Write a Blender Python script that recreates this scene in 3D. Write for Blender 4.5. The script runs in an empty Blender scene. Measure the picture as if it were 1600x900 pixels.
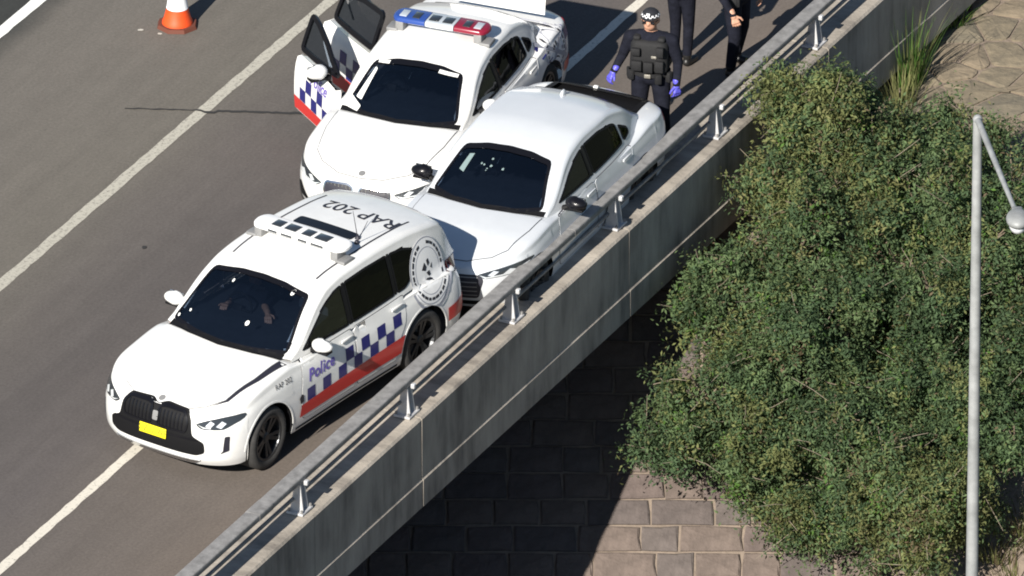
import bpy, bmesh, math, random
import numpy as np
from mathutils import Vector, Matrix
from mathutils.bvhtree import BVHTree

random.seed(7)
np.random.seed(7)
rad = math.radians
scene = bpy.context.scene
COL = scene.collection

# ------------------------------------------------------------------ camera
DIST, PITCH = 220.0, rad(27.0)
cam_d = bpy.data.cameras.new('camera')
cam = bpy.data.objects.new('camera', cam_d)
COL.objects.link(cam)
cam.location = (0, -DIST * math.cos(PITCH), DIST * math.sin(PITCH))
cam.rotation_euler = (math.pi / 2 - PITCH, 0, 0)
cam_d.sensor_width = 36
cam_d.lens = 135.5 * DIST / 1600 * 36
cam_d.clip_start = 1
cam_d.clip_end = 3000
scene.camera = cam

# ------------------------------------------------------------------ light
SUN_AZ, SUN_EL = rad(63.0), rad(33.5)      # azimuth the light travels towards, elevation
sun_d = bpy.data.lights.new('sun', 'SUN')
sun = bpy.data.objects.new('sun', sun_d)
COL.objects.link(sun)
L = Vector((math.cos(SUN_AZ) * math.cos(SUN_EL), math.sin(SUN_AZ) * math.cos(SUN_EL), -math.sin(SUN_EL)))
sun.rotation_euler = L.to_track_quat('-Z', 'Y').to_euler()
sun_d.energy = 5.0
sun_d.angle = rad(0.5)
sun_d.color = (1.0, 0.945, 0.86)
world = bpy.data.worlds.new('World')
scene.world = world
world.use_nodes = True
wn = world.node_tree.nodes
sky = wn.new('ShaderNodeTexSky')
sky.sky_type = 'NISHITA'
sky.sun_disc = False
sky.dust_density = 0.3
sky.ozone_density = 2.0
sky.sun_elevation = SUN_EL
sky.sun_rotation = math.atan2(-L.x, -L.y)
world.node_tree.links.new(sky.outputs[0], wn['Background'].inputs[0])
wn['Background'].inputs[1].default_value = 0.05
scene.view_settings.view_transform = 'Standard'
scene.view_settings.look = 'None'
scene.view_settings.gamma = 1
scene.view_settings.exposure = 0.75
scene.cycles.filter_width = 1.9

# ------------------------------------------------------------------ materials
MATS = {}


def mat(name, col, rough=0.6, metal=0.0, coat=0.0, noise=0.0, nscale=8.0, bump=0.0, bscale=60.0, spec=0.5, coords='Object', col2=None):
    if name in MATS:
        return MATS[name]
    m = bpy.data.materials.new(name)
    m.use_nodes = True
    nt = m.node_tree
    b = nt.nodes['Principled BSDF']
    b.inputs['Roughness'].default_value = rough
    b.inputs['Metallic'].default_value = metal
    b.inputs['Coat Weight'].default_value = coat
    b.inputs['Coat Roughness'].default_value = 0.06
    b.inputs['Specular IOR Level'].default_value = spec
    b.inputs['Base Color'].default_value = (*col, 1)
    tc = nt.nodes.new('ShaderNodeTexCoord')
    if noise > 0 or col2:
        n = nt.nodes.new('ShaderNodeTexNoise')
        n.inputs['Scale'].default_value = nscale
        n.inputs['Detail'].default_value = 6
        n.inputs['Roughness'].default_value = 0.65
        nt.links.new(tc.outputs[coords], n.inputs['Vector'])
        r = nt.nodes.new('ShaderNodeValToRGB')
        r.color_ramp.elements[0].position = 0.3
        r.color_ramp.elements[1].position = 0.7
        c2 = col2 if col2 else tuple(min(1, c * (1 + noise)) for c in col)
        c1 = col if col2 else tuple(c * (1 - noise) for c in col)
        r.color_ramp.elements[0].color = (*c1, 1)
        r.color_ramp.elements[1].color = (*c2, 1)
        nt.links.new(n.outputs['Fac'], r.inputs['Fac'])
        nt.links.new(r.outputs['Color'], b.inputs['Base Color'])
    if bump > 0:
        n2 = nt.nodes.new('ShaderNodeTexNoise')
        n2.inputs['Scale'].default_value = bscale
        n2.inputs['Detail'].default_value = 4
        nt.links.new(tc.outputs[coords], n2.inputs['Vector'])
        bp = nt.nodes.new('ShaderNodeBump')
        bp.inputs['Strength'].default_value = bump
        bp.inputs['Distance'].default_value = 0.02
        nt.links.new(n2.outputs['Fac'], bp.inputs['Height'])
        nt.links.new(bp.outputs['Normal'], b.inputs['Normal'])
    MATS[name] = m
    return m


def glass_mat(name, tint, ior=1.5, rough=0.02):
    m = bpy.data.materials.new(name)
    m.use_nodes = True
    nt = m.node_tree
    nt.nodes.remove(nt.nodes['Principled BSDF'])
    out = nt.nodes['Material Output']
    t = nt.nodes.new('ShaderNodeBsdfTransparent')
    t.inputs[0].default_value = (*tint, 1)
    g = nt.nodes.new('ShaderNodeBsdfGlossy')
    g.inputs['Roughness'].default_value = rough
    g.inputs['Color'].default_value = (0.9, 0.95, 1, 1)
    fr = nt.nodes.new('ShaderNodeFresnel')
    fr.inputs[0].default_value = ior
    mx = nt.nodes.new('ShaderNodeMixShader')
    nt.links.new(fr.outputs[0], mx.inputs[0])
    nt.links.new(t.outputs[0], mx.inputs[1])
    nt.links.new(g.outputs[0], mx.inputs[2])
    nt.links.new(mx.outputs[0], out.inputs['Surface'])
    MATS[name] = m
    return m


M_WHITE = mat('white car paint', (0.74, 0.74, 0.725), 0.4, 0, 0.8, noise=0.045, nscale=5)
M_SILVER = mat('silver white car paint', (0.63, 0.655, 0.68), 0.4, 0.12, 0.8, noise=0.03, nscale=3)
M_BLACKP = mat('black plastic', (0.007, 0.007, 0.008), 0.6, spec=0.2)
M_GLOSSB = mat('gloss black', (0.006, 0.006, 0.008), 0.3, 0, 0.05, spec=0.3)
M_INTER = mat('cabin trim', (0.032, 0.035, 0.042), 0.8, noise=0.3, nscale=10)
M_SEAT = mat('seat cloth', (0.075, 0.08, 0.09), 0.85, noise=0.3, nscale=20)
M_RUBBER = mat('tyre rubber', (0.035, 0.034, 0.033), 0.85, noise=0.25, nscale=14)
M_RIM = mat('dark alloy', (0.05, 0.052, 0.056), 0.35, 0.6)
M_BLUE = mat('livery blue', (0.012, 0.013, 0.135), 0.4, 0, 0.3)
M_RED = mat('livery red', (0.50, 0.028, 0.025), 0.4, 0, 0.3)
M_DECALW = mat('livery white', (0.80, 0.80, 0.80), 0.4, 0, 0.3)
M_VIOLET = mat('livery lettering blue', (0.15, 0.11, 0.42), 0.4)
M_INK = mat('black lettering', (0.02, 0.02, 0.03), 0.5)
M_BADGEG = mat('badge grey', (0.32, 0.33, 0.38), 0.4)
M_YELLOW = mat('plate yellow', (0.85, 0.72, 0.02), 0.4)
M_YINK = mat('plate lettering', (0.16, 0.14, 0.02), 0.5)
M_CHROME = mat('chrome', (0.7, 0.71, 0.72), 0.18, 1.0)
M_LAMP = mat('lamp reflector', (0.75, 0.78, 0.8), 0.2, 0.4)
M_LAMPD = mat('lamp smoke', (0.03, 0.035, 0.04), 0.12, 0, 0.5)
M_TAIL = mat('tail lamp red', (0.30, 0.012, 0.012), 0.2, 0, 0.6)
M_BARBLUE = mat('beacon blue', (0.025, 0.065, 0.27), 0.25, 0, 0.5)
M_BARRED = mat('beacon red', (0.21, 0.012, 0.03), 0.25, 0, 0.5)
M_BARCLR = mat('beacon clear', (0.42, 0.46, 0.5), 0.2, 0, 0.5)
M_GREYM = mat('bracket grey', (0.25, 0.25, 0.25), 0.5, 0.3)
M_GLASS = glass_mat('tinted glass', (0.26, 0.31, 0.38), 1.9)
M_GLASSD = glass_mat('privacy glass', (0.02, 0.025, 0.035), 1.4)
M_PAPER = mat('white paper', (0.75, 0.76, 0.74), 0.7)

# ------------------------------------------------------------------ helpers


def tag(o, label=None, cat=None, group=None, kind=None):
    if label:
        o['label'] = label
    if cat:
        o['category'] = cat
    if group:
        o['group'] = group
    if kind:
        o['kind'] = kind
    return o


def empty(name, loc=(0, 0, 0), rz=0.0):
    o = bpy.data.objects.new(name, None)
    o.empty_display_size = 0.3
    COL.objects.link(o)
    o.location = loc
    o.rotation_euler = (0, 0, rz)
    return o


def link(name, me, m, parent=None, smooth=False):
    o = bpy.data.objects.new(name, me)
    if m is not None:
        for mm in (m if isinstance(m, (list, tuple)) else [m]):
            me.materials.append(mm)
    if smooth:
        me.polygons.foreach_set('use_smooth', [True] * len(me.polygons))
    COL.objects.link(o)
    if parent is not None:
        o.parent = parent
    return o


def from_bm(name, bm, m, parent=None, smooth=False, sharp=None):
    me = bpy.data.meshes.new(name)
    bm.to_mesh(me)
    bm.free()
    o = link(name, me, m, parent, smooth)
    if smooth and sharp:
        me.set_sharp_from_angle(angle=rad(sharp))
    return o


def from_data(name, v, f, m, parent=None, smooth=False, sharp=None):
    me = bpy.data.meshes.new(name)
    me.from_pydata([tuple(p) for p in v], [], f)
    me.update()
    o = link(name, me, m, parent, smooth)
    if smooth and sharp:
        me.set_sharp_from_angle(angle=rad(sharp))
    return o


def bm_box(bm, c, s, rz=0.0, bevel=0.0, taper=None, rot=None):
    """box of full size s at c"""
    r = bmesh.ops.create_cube(bm, size=1.0)
    vs = r['verts']
    for v in vs:
        if taper and v.co.z > 0:
            v.co.x *= taper[0]
            v.co.y *= taper[1]
        v.co = Vector((v.co.x * s[0], v.co.y * s[1], v.co.z * s[2]))
    if bevel > 0:
        es = list({e for v in vs for e in v.link_edges})
        nb = bmesh.ops.bevel(bm, geom=es, offset=bevel, segments=2, affect='EDGES', profile=0.5)
        vs = list(set([v for f in nb['faces'] for v in f.verts]) | set(v for v in vs if v.is_valid))
    M = Matrix.Translation(Vector(c)) @ (rot.to_4x4() if rot is not None else Matrix.Rotation(rz, 4, 'Z'))
    bmesh.ops.transform(bm, matrix=M, verts=vs)
    return vs


def bm_tube(bm, a, b, r0, r1=None, n=10, caps=True):
    a, b = Vector(a), Vector(b)
    r1 = r0 if r1 is None else r1
    d = (b - a)
    q = d.to_track_quat('Z', 'Y')
    res = bmesh.ops.create_cone(bm, cap_ends=caps, segments=n, radius1=r0, radius2=r1, depth=d.length)
    M = Matrix.Translation((a + b) / 2) @ q.to_matrix().to_4x4()
    bmesh.ops.transform(bm, matrix=M, verts=res['verts'])
    return res['verts']


def bm_ball(bm, c, s, u=14, v=10, rot=None):
    res = bmesh.ops.create_uvsphere(bm, u_segments=u, v_segments=v, radius=1.0)
    M = Matrix.Translation(Vector(c)) @ (rot.to_4x4() if rot is not None else Matrix()) @ Matrix.Diagonal((*s, 1))
    bmesh.ops.transform(bm, matrix=M, verts=res['verts'])
    return res['verts']


def box(name, c, s, m, parent=None, bevel=0.0, rz=0.0, taper=None, rot=None):
    bm = bmesh.new()
    bm_box(bm, c, s, rz, bevel, taper, rot)
    return from_bm(name, bm, m, parent, smooth=bevel > 0, sharp=35)


def tube(name, a, b, r0, m, parent=None, r1=None, n=10):
    bm = bmesh.new()
    bm_tube(bm, a, b, r0, r1, n)
    return from_bm(name, bm, m, parent, True, 40)


def lathe(name, prof, m, parent=None, n=28, axis='z', sharp=40, loc=None):
    v, f = [], []
    k = len(prof)
    for i in range(n):
        a = 2 * math.pi * i / n
        for r, h in prof:
            if axis == 'z':
                v.append((r * math.cos(a), r * math.sin(a), h))
            else:
                v.append((r * math.cos(a), h, r * math.sin(a)))
    for i in range(n):
        j = (i + 1) % n
        for q in range(k - 1):
            f.append((i * k + q, j * k + q, j * k + q + 1, i * k + q + 1))
    o = from_data(name, v, f, m, parent, True, sharp)
    bm = bmesh.new()
    bm.from_mesh(o.data)
    bmesh.ops.remove_doubles(bm, verts=bm.verts, dist=1e-5)
    bmesh.ops.recalc_face_normals(bm, faces=bm.faces)
    bm.to_mesh(o.data)
    bm.free()
    if loc:
        o.location = loc
    return o


def pchip(pts):
    xs = np.array([p[0] for p in pts], float)
    ys = np.array([p[1] for p in pts], float)
    o = np.argsort(xs)
    xs, ys = xs[o], ys[o]
    h = np.diff(xs)
    dl = np.diff(ys) / h
    d = np.zeros(len(xs))
    d[0], d[-1] = dl[0], dl[-1]
    for i in range(1, len(xs) - 1):
        if dl[i - 1] * dl[i] > 0:
            w1, w2 = 2 * h[i] + h[i - 1], h[i] + 2 * h[i - 1]
            d[i] = (w1 + w2) / (w1 / dl[i - 1] + w2 / dl[i])

    def fn(x):
        x = min(max(x, xs[0]), xs[-1])
        i = int(min(max(np.searchsorted(xs, x) - 1, 0), len(xs) - 2))
        t = (x - xs[i]) / h[i]
        return float((2 * t**3 - 3 * t**2 + 1) * ys[i] + (t**3 - 2 * t**2 + t) * h[i] * d[i] + (-2 * t**3 + 3 * t**2) * ys[i + 1] + (t**3 - t**2) * h[i] * d[i + 1])
    return fn


def smooth01(a, b, x):
    t = min(1, max(0, (x - a) / (b - a)))
    return t * t * (3 - 2 * t)


def in_poly(p, poly):
    x, y = p
    c = False
    n = len(poly)
    for i in range(n):
        x0, y0 = poly[i]
        x1, y1 = poly[i - 1]
        if (y0 > y) != (y1 > y) and x < (x1 - x0) * (y - y0) / (y1 - y0) + x0:
            c = not c
    return c


def round_poly(poly, r=0.05, n=4):
    out = []
    k = len(poly)
    for i in range(k):
        p = Vector(poly[i])
        a = Vector(poly[i - 1]) - p
        b = Vector(poly[(i + 1) % k]) - p
        ra = min(r, a.length * 0.45)
        rb = min(r, b.length * 0.45)
        pa, pb = p + a.normalized() * ra, p + b.normalized() * rb
        for j in range(n + 1):
            t = j / n
            out.append(tuple((1 - t)**2 * pa + 2 * t * (1 - t) * p + t * t * pb))
    return out


def inset_poly(poly, d):
    k = len(poly)
    area = sum(poly[i - 1][0] * poly[i][1] - poly[i][0] * poly[i - 1][1] for i in range(k))
    s = 1 if area > 0 else -1
    out = []
    for i in range(k):
        p = Vector(poly[i])
        e0 = (p - Vector(poly[i - 1])).normalized()
        e1 = (Vector(poly[(i + 1) % k]) - p).normalized()
        n0 = Vector((-e0.y, e0.x)) * s
        n1 = Vector((-e1.y, e1.x)) * s
        nn = (n0 + n1)
        if nn.length < 1e-4:
            nn = n0
        nn.normalize()
        c = max(0.35, nn.dot(n0))
        out.append(tuple(p + nn * d / c))
    return out


def dens(poly, step=0.06):
    out = []
    k = len(poly)
    for i in range(k):
        a, b = Vector(poly[i]), Vector(poly[(i + 1) % k])
        n = max(1, int(math.ceil((b - a).length / step)))
        for j in range(n):
            out.append(tuple(a.lerp(b, j / n)))
    return out


VIEWS = {
    'L': (lambda a, b: Vector((a, 4, b)), Vector((0, -1, 0))),
    'R': (lambda a, b: Vector((a, -4, b)), Vector((0, 1, 0))),
    'F': (lambda a, b: Vector((6, a, b)), Vector((-1, 0, 0))),
    'B': (lambda a, b: Vector((-6, a, b)), Vector((1, 0, 0))),
    'T': (lambda a, b: Vector((a, b, 5)), Vector((0, 0, -1))),
}


def cast(bvh, view, a, b, off):
    og, d = VIEWS[view]
    o = og(a, b)
    loc, nor, idx, dist = bvh.ray_cast(o, d)
    if loc is None:
        o2 = o + d * (o.length - 1.0)
        loc, nor, idx, dist = bvh.find_nearest(o + d * {'L': 3.1, 'R': 3.1, 'F': 3.8, 'B': 3.6, 'T': 4}[view])
    if nor.dot(d) > 0:
        nor = -nor
    return loc + nor * off, nor


def project_bm(bm, view, bvh, off, rim=0.0):
    nrm = {}
    for v in bm.verts:
        p, n = cast(bvh, view, v.co.x, v.co.y, off)
        v.co = p
        nrm[v] = n
    bm.normal_update()
    d = VIEWS[view][1]
    fl = [f for f in bm.faces if f.normal.dot(d) > 0]
    if fl:
        bmesh.ops.reverse_faces(bm, faces=fl)
    if rim > 0:
        be = [e for e in bm.edges if e.is_boundary]
        bv = {v: nrm[v] for e in be for v in e.verts}
        r = bmesh.ops.extrude_edge_only(bm, edges=be)
        nv = [g for g in r['geom'] if isinstance(g, bmesh.types.BMVert)]
        keys = list(bv.keys())
        for v in nv:
            k = min(keys, key=lambda q: (q.co - v.co).length_squared)
            v.co -= bv[k] * (off + rim)


def grid_bm(poly, res):
    bm = bmesh.new()
    vs = [bm.verts.new((a, b, 0)) for a, b in poly]
    f = bm.faces.new(vs)
    bmesh.ops.triangulate(bm, faces=[f])
    for ax in (0, 1):
        lo = min(p[ax] for p in poly)
        hi = max(p[ax] for p in poly)
        k = max(1, int((hi - lo) / res))
        for i in range(1, k):
            c = [0, 0, 0]
            n = [0, 0, 0]
            c[ax] = lo + (hi - lo) * i / k
            n[ax] = 1
            bmesh.ops.bisect_plane(bm, geom=list(bm.verts) + list(bm.edges) + list(bm.faces), dist=1e-6, plane_co=c, plane_no=n)
    return bm


def shift_bm(bm, pivot):
    if pivot is not None:
        bmesh.ops.translate(bm, vec=-Vector(pivot), verts=bm.verts)


def patch(name, poly, view, bvh, off, m, parent, res=0.07, rim=0.0, pivot=None, smooth=True):
    bm = grid_bm(poly, res)
    project_bm(bm, view, bvh, off, rim)
    shift_bm(bm, pivot)
    return from_bm(name, bm, m, parent, smooth, 35)


def ring_patch(name, poly, width, view, bvh, off, m, parent, pivot=None, rim=0.0):
    a = dens(poly, 0.07)
    b = inset_poly(a, width)
    k = len(a)
    bm = bmesh.new()
    va = [bm.verts.new((p[0], p[1], 0)) for p in a]
    vb = [bm.verts.new((p[0], p[1], 0)) for p in b]
    for i in range(k):
        j = (i + 1) % k
        bm.faces.new((va[i], va[j], vb[j], vb[i]))
    project_bm(bm, view, bvh, off, rim)
    shift_bm(bm, pivot)
    return from_bm(name, bm, m, parent, True, 35)


def multi_patch(name, polys, view, bvh, off, m, parent, res=0.08, pivot=None):
    """several flat print shapes of one decal sheet"""
    tot = bmesh.new()
    for p in polys:
        bm = grid_bm(p, res)
        project_bm(bm, view, bvh, off)
        me = bpy.data.meshes.new('t')
        bm.to_mesh(me)
        bm.free()
        tot.from_mesh(me)
        bpy.data.meshes.remove(me)
    shift_bm(tot, pivot)
    return from_bm(name, tot, m, parent, True)


def text_patch(name, body, size, fn, view, bvh, off, m, parent, pivot=None, shear=0.0, bold=0.0, space=1.0):
    cu = bpy.data.curves.new('t', 'FONT')
    cu.body = body
    cu.size = size
    cu.align_x = 'CENTER'
    cu.align_y = 'CENTER'
    cu.shear = shear
    cu.offset = bold
    cu.space_character = space
    cu.resolution_u = 3
    ob = bpy.data.objects.new('t', cu)
    COL.objects.link(ob)
    dg = bpy.context.evaluated_depsgraph_get()
    me = bpy.data.meshes.new_from_object(ob.evaluated_get(dg))
    bpy.data.objects.remove(ob)
    bpy.data.curves.remove(cu)
    bm = bmesh.new()
    bm.from_mesh(me)
    bpy.data.meshes.remove(me)
    for v in bm.verts:
        a, b = fn(v.co.x, v.co.y)
        v.co = (a, b, 0)
    project_bm(bm, view, bvh, off)
    shift_bm(bm, pivot)
    return from_bm(name, bm, m, parent)

# ------------------------------------------------------------------ setting
ROAD_DIR = rad(63.3)
ROAD_O = Vector((-0.02, -1.3, 0))
RD = Vector((math.cos(ROAD_DIR), math.sin(ROAD_DIR), 0))
RN = Vector((RD.y, -RD.x, 0))          # outward, over the parapet


def rf(o):
    """place an object whose mesh uses road coordinates: x along, y inward from the parapet"""
    o.location = ROAD_O
    o.rotation_euler = (0, 0, ROAD_DIR)
    return o


def road_material():
    m = bpy.data.materials.new('asphalt')
    m.use_nodes = True
    nt = m.node_tree
    N, K = nt.nodes, nt.links
    b = N['Principled BSDF']
    b.inputs['Roughness'].default_value = 0.9
    b.inputs['Specular IOR Level'].default_value = 0.2
    tc = N.new('ShaderNodeTexCoord')
    sx = N.new('ShaderNodeSeparateXYZ')
    K.new(tc.outputs['Object'], sx.inputs[0])
    # tone across the carriageway: shoulder, inner lane, outer lane
    wob = N.new('ShaderNodeTexNoise')
    wob.inputs['Scale'].default_value = 0.7
    wob.inputs['Detail'].default_value = 5
    K.new(tc.outputs['Object'], wob.inputs['Vector'])
    ma = N.new('ShaderNodeMath')
    ma.operation = 'MULTIPLY_ADD'
    ma.inputs[1].default_value = 0.6
    K.new(wob.outputs['Fac'], ma.inputs[0])
    K.new(sx.outputs['Y'], ma.inputs[2])
    mp = N.new('ShaderNodeMapRange')
    mp.inputs['From Min'].default_value = 0.2
    mp.inputs['From Max'].default_value = 11.2
    K.new(ma.outputs[0], mp.inputs['Value'])
    r = N.new('ShaderNodeValToRGB')
    el = r.color_ramp.elements
    for pos, c in ((0.0, (0.148, 0.121, 0.1)), (0.14, (0.129, 0.111, 0.098)), (0.235, (0.115, 0.101, 0.092)), (0.30, (0.102, 0.091, 0.087)),
                   (0.40, (0.093, 0.084, 0.08)), (0.48, (0.111, 0.1, 0.092)), (0.56, (0.13, 0.119, 0.103)), (0.72, (0.139, 0.127, 0.112)), (0.79, (0.132, 0.121, 0.107)), (0.83, (0.04, 0.042, 0.04))):
        if pos in (0.0,):
            e = el[0]
        elif pos == 0.83:
            e = el[len(el) - 1]
        else:
            e = el.new(pos)
        e.position = pos
        e.color = (*c, 1)
    K.new(mp.outputs[0], r.inputs[0])
    # patchy streaks along the traffic and fine aggregate
    mpp = N.new('ShaderNodeMapping')
    mpp.inputs['Scale'].default_value = (0.18, 3.2, 1)
    K.new(tc.outputs['Object'], mpp.inputs[0])
    st = N.new('ShaderNodeTexNoise')
    st.inputs['Scale'].default_value = 1.1
    st.inputs['Detail'].default_value = 7
    st.inputs['Roughness'].default_value = 0.6
    K.new(mpp.outputs[0], st.inputs['Vector'])
    fi = N.new('ShaderNodeTexNoise')
    fi.inputs['Scale'].default_value = 26
    fi.inputs['Detail'].default_value = 5
    fi.inputs['Roughness'].default_value = 0.8
    K.new(tc.outputs['Object'], fi.inputs['Vector'])
    bl = N.new('ShaderNodeTexNoise')
    bl.inputs['Scale'].default_value = 3.2
    bl.inputs['Detail'].default_value = 4
    K.new(tc.outputs['Object'], bl.inputs['Vector'])

    def rng(src, lo, hi):
        q = N.new('ShaderNodeMapRange')
        q.inputs['From Min'].default_value = 0.3
        q.inputs['From Max'].default_value = 0.7
        q.inputs['To Min'].default_value = lo
        q.inputs['To Max'].default_value = hi
        K.new(src, q.inputs['Value'])
        return q.outputs[0]
    m1 = N.new('ShaderNodeMath')
    m1.operation = 'MULTIPLY'
    K.new(rng(st.outputs['Fac'], 0.93, 1.07), m1.inputs[0])
    K.new(rng(fi.outputs['Fac'], 0.80, 1.20), m1.inputs[1])
    m2 = N.new('ShaderNodeMath')
    m2.operation = 'MULTIPLY'
    K.new(m1.outputs[0], m2.inputs[0])
    K.new(rng(bl.outputs['Fac'], 0.965, 1.035), m2.inputs[1])
    vm = N.new('ShaderNodeVectorMath')
    vm.operation = 'SCALE'
    K.new(r.outputs[0], vm.inputs[0])
    K.new(m2.outputs[0], vm.inputs['Scale'])
    K.new(vm.outputs[0], b.inputs['Base Color'])
    bp = N.new('ShaderNodeBump')
    bp.inputs['Strength'].default_value = 0.35
    bp.inputs['Distance'].default_value = 0.01
    K.new(fi.outputs['Fac'], bp.inputs['Height'])
    K.new(bp.outputs[0], b.inputs['Normal'])
    return m


def paint_material(name, col, wear):
    """road paint with worn flecks"""
    m = bpy.data.materials.new(name)
    m.use_nodes = True
    nt = m.node_tree
    N, K = nt.nodes, nt.links
    b = N['Principled BSDF']
    b.inputs['Roughness'].default_value = 0.8
    tc = N.new('ShaderNodeTexCoord')
    n = N.new('ShaderNodeTexNoise')
    n.inputs['Scale'].default_value = 22
    n.inputs['Detail'].default_value = 8
    n.inputs['Roughness'].default_value = 0.75
    K.new(tc.outputs['Object'], n.inputs['Vector'])
    r = N.new('ShaderNodeValToRGB')
    r.color_ramp.elements[0].position = wear - 0.1
    r.color_ramp.elements[1].position = wear + 0.06
    r.color_ramp.elements[0].color = (0.17, 0.16, 0.14, 1)
    r.color_ramp.elements[1].color = (*col, 1)
    K.new(n.outputs['Fac'], r.inputs[0])
    K.new(r.outputs[0], b.inputs['Base Color'])
    return m


def sheet(name, x0, x1, y0, y1, z, m, kind='structure'):
    o = from_data(name, [(x0, y0, z), (x1, y0, z), (x1, y1, z), (x0, y1, z)], [(0, 1, 2, 3)], m)
    rf(o)
    if kind:
        tag(o, kind=kind)
    return o


sheet('road', -70, 90, 0.30, 40, 0.0, road_material())


def strip(name, x0, x1, y, w, z, m, seed, jit=0.008, step=0.15):
    rn = random.Random(seed)
    v, f = [], []
    n = int((x1 - x0) / step)
    for i in range(n + 1):
        x = x0 + (x1 - x0) * i / n
        v += [(x, y - w / 2 + rn.uniform(-jit, jit), z), (x, y + w / 2 + rn.uniform(-jit, jit), z)]
        if i:
            k = 2 * i
            f.append((k - 2, k, k + 1, k - 1))
    o = rf(from_data(name, v, f, m))
    return tag(o, kind='structure')


strip('edge_line_marking', -40, 60, 2.57, 0.125, 0.004, paint_material('edge line paint', (0.62, 0.58, 0.50), 0.40), 1)
strip('lane_line_marking', -40, 60, 5.87, 0.15, 0.004, paint_material('lane line paint', (0.42, 0.40, 0.34), 0.44), 2)
strip('median_line_marking', -40, 60, 8.98, 0.16, 0.004, paint_material('median line paint', (0.80, 0.80, 0.76), 0.30), 3)

# crack across the two lanes and a small patch of spilled oil
M_CRACK = mat('crack filler', (0.028, 0.027, 0.026), 0.8)
rn = random.Random(4)
v, f = [], []
xs = np.linspace(-4.55, -2.40, 42)
for i, x in enumerate(xs):
    yy = 4.64 - 0.065 * (x + 4.55) + rn.uniform(-0.010, 0.010) - (0.05 if -3.62 < x < -3.5 else 0)
    w = 0.010 + rn.uniform(0, 0.010) + (0.012 if x > -3.7 else 0)
    v += [(x, yy - w, 0.008), (x, yy + w, 0.008)]
    if i:
        k = 2 * i
        f.append((k - 2, k, k + 1, k - 1))
tag(from_data('road_crack', v, f, M_CRACK), kind='structure')


def blot(name, x, y, r, m, seed, z=0.008, sy=1.6):
    rn = random.Random(seed)
    n = 14
    vv = [(x + r * (0.7 + 0.5 * rn.random()) * math.cos(2 * math.pi * i / n), y + sy * r * (0.7 + 0.5 * rn.random()) * math.sin(2 * math.pi * i / n), z) for i in range(n)]
    return tag(from_data(name, vv, [tuple(range(n))], m), kind='structure')


blot('road_stain', -4.26, 1.02, 0.03, M_CRACK, 5)
blot('road_stain', -3.50, -4.35, 0.04, M_CRACK, 6)
blot('road_stain', -3.35, -4.42, 0.025, M_CRACK, 9)
M_FLECK = mat('pale fleck', (0.5, 0.48, 0.42), 0.8)
blot('road_fleck', -4.40, 6.72, 0.04, M_FLECK, 7, sy=0.7)
blot('road_fleck', -4.17, 6.62, 0.035, M_FLECK, 8, sy=0.7)

# bridge deck below the asphalt
M_CONC = mat('deck concrete', (0.24, 0.225, 0.205), 0.9, noise=0.2, nscale=2.5, bump=0.3, bscale=30)
deck = o = box('bridge_deck', (10, 20.2, -0.52), (160, 39.9, 0.98), M_CONC)
rf(o)
tag(o, kind='structure')


box('sky_blocker_wall', (-17.5, 20.2, -4.0), (3.0, 39.5, 5.9), M_CONC, deck)  # unseen wall, added to keep sky light from under the deck
for k in range(10):
    box('sky_blocker_beam', (10, 1.2 + k * 3.4, -1.25), (54, 0.55, 0.50), M_CONC, deck, 0.03)  # beams added below the deck to deepen the shade there


def concrete_stained():
    m = bpy.data.materials.new('stained parapet concrete')
    m.use_nodes = True
    nt = m.node_tree
    N, K = nt.nodes, nt.links
    b = N['Principled BSDF']
    b.inputs['Roughness'].default_value = 0.9
    tc = N.new('ShaderNodeTexCoord')
    mp = N.new('ShaderNodeMapping')
    mp.inputs['Scale'].default_value = (3.0, 1.0, 0.55)
    K.new(tc.outputs['Object'], mp.inputs[0])
    n = N.new('ShaderNodeTexNoise')
    n.inputs['Scale'].default_value = 1.6
    n.inputs['Detail'].default_value = 7
    n.inputs['Roughness'].default_value = 0.65
    K.new(mp.outputs[0], n.inputs['Vector'])
    n3 = N.new('ShaderNodeTexNoise')
    n3.inputs['Scale'].default_value = 0.9
    n3.inputs['Detail'].default_value = 4
    K.new(tc.outputs['Object'], n3.inputs['Vector'])
    ad = N.new('ShaderNodeMath')
    ad.operation = 'ADD'
    K.new(n.outputs['Fac'], ad.inputs[0])
    K.new(n3.outputs['Fac'], ad.inputs[1])
    r = N.new('ShaderNodeValToRGB')
    el = r.color_ramp.elements
    el[0].position, el[0].color = 0.36, (0.165, 0.147, 0.128, 1)
    el[1].position, el[1].color = 0.66, (0.44, 0.395, 0.335, 1)
    e = el.new(0.5)
    e.color = (0.32, 0.287, 0.245, 1)
    hf = N.new('ShaderNodeMath')
    hf.operation = 'MULTIPLY'
    hf.inputs[1].default_value = 0.5
    K.new(ad.outputs[0], hf.inputs[0])
    K.new(hf.outputs[0], r.inputs[0])
    K.new(r.outputs[0], b.inputs['Base Color'])
    n2 = N.new('ShaderNodeTexNoise')
    n2.inputs['Scale'].default_value = 25
    n2.inputs['Detail'].default_value = 6
    K.new(tc.outputs['Object'], n2.inputs['Vector'])
    bp = N.new('ShaderNodeBump')
    bp.inputs['Strength'].default_value = 0.4
    bp.inputs['Distance'].default_value = 0.02
    K.new(n2.outputs['Fac'], bp.inputs['Height'])
    K.new(bp.outputs[0], b.inputs['Normal'])
    return m


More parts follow.
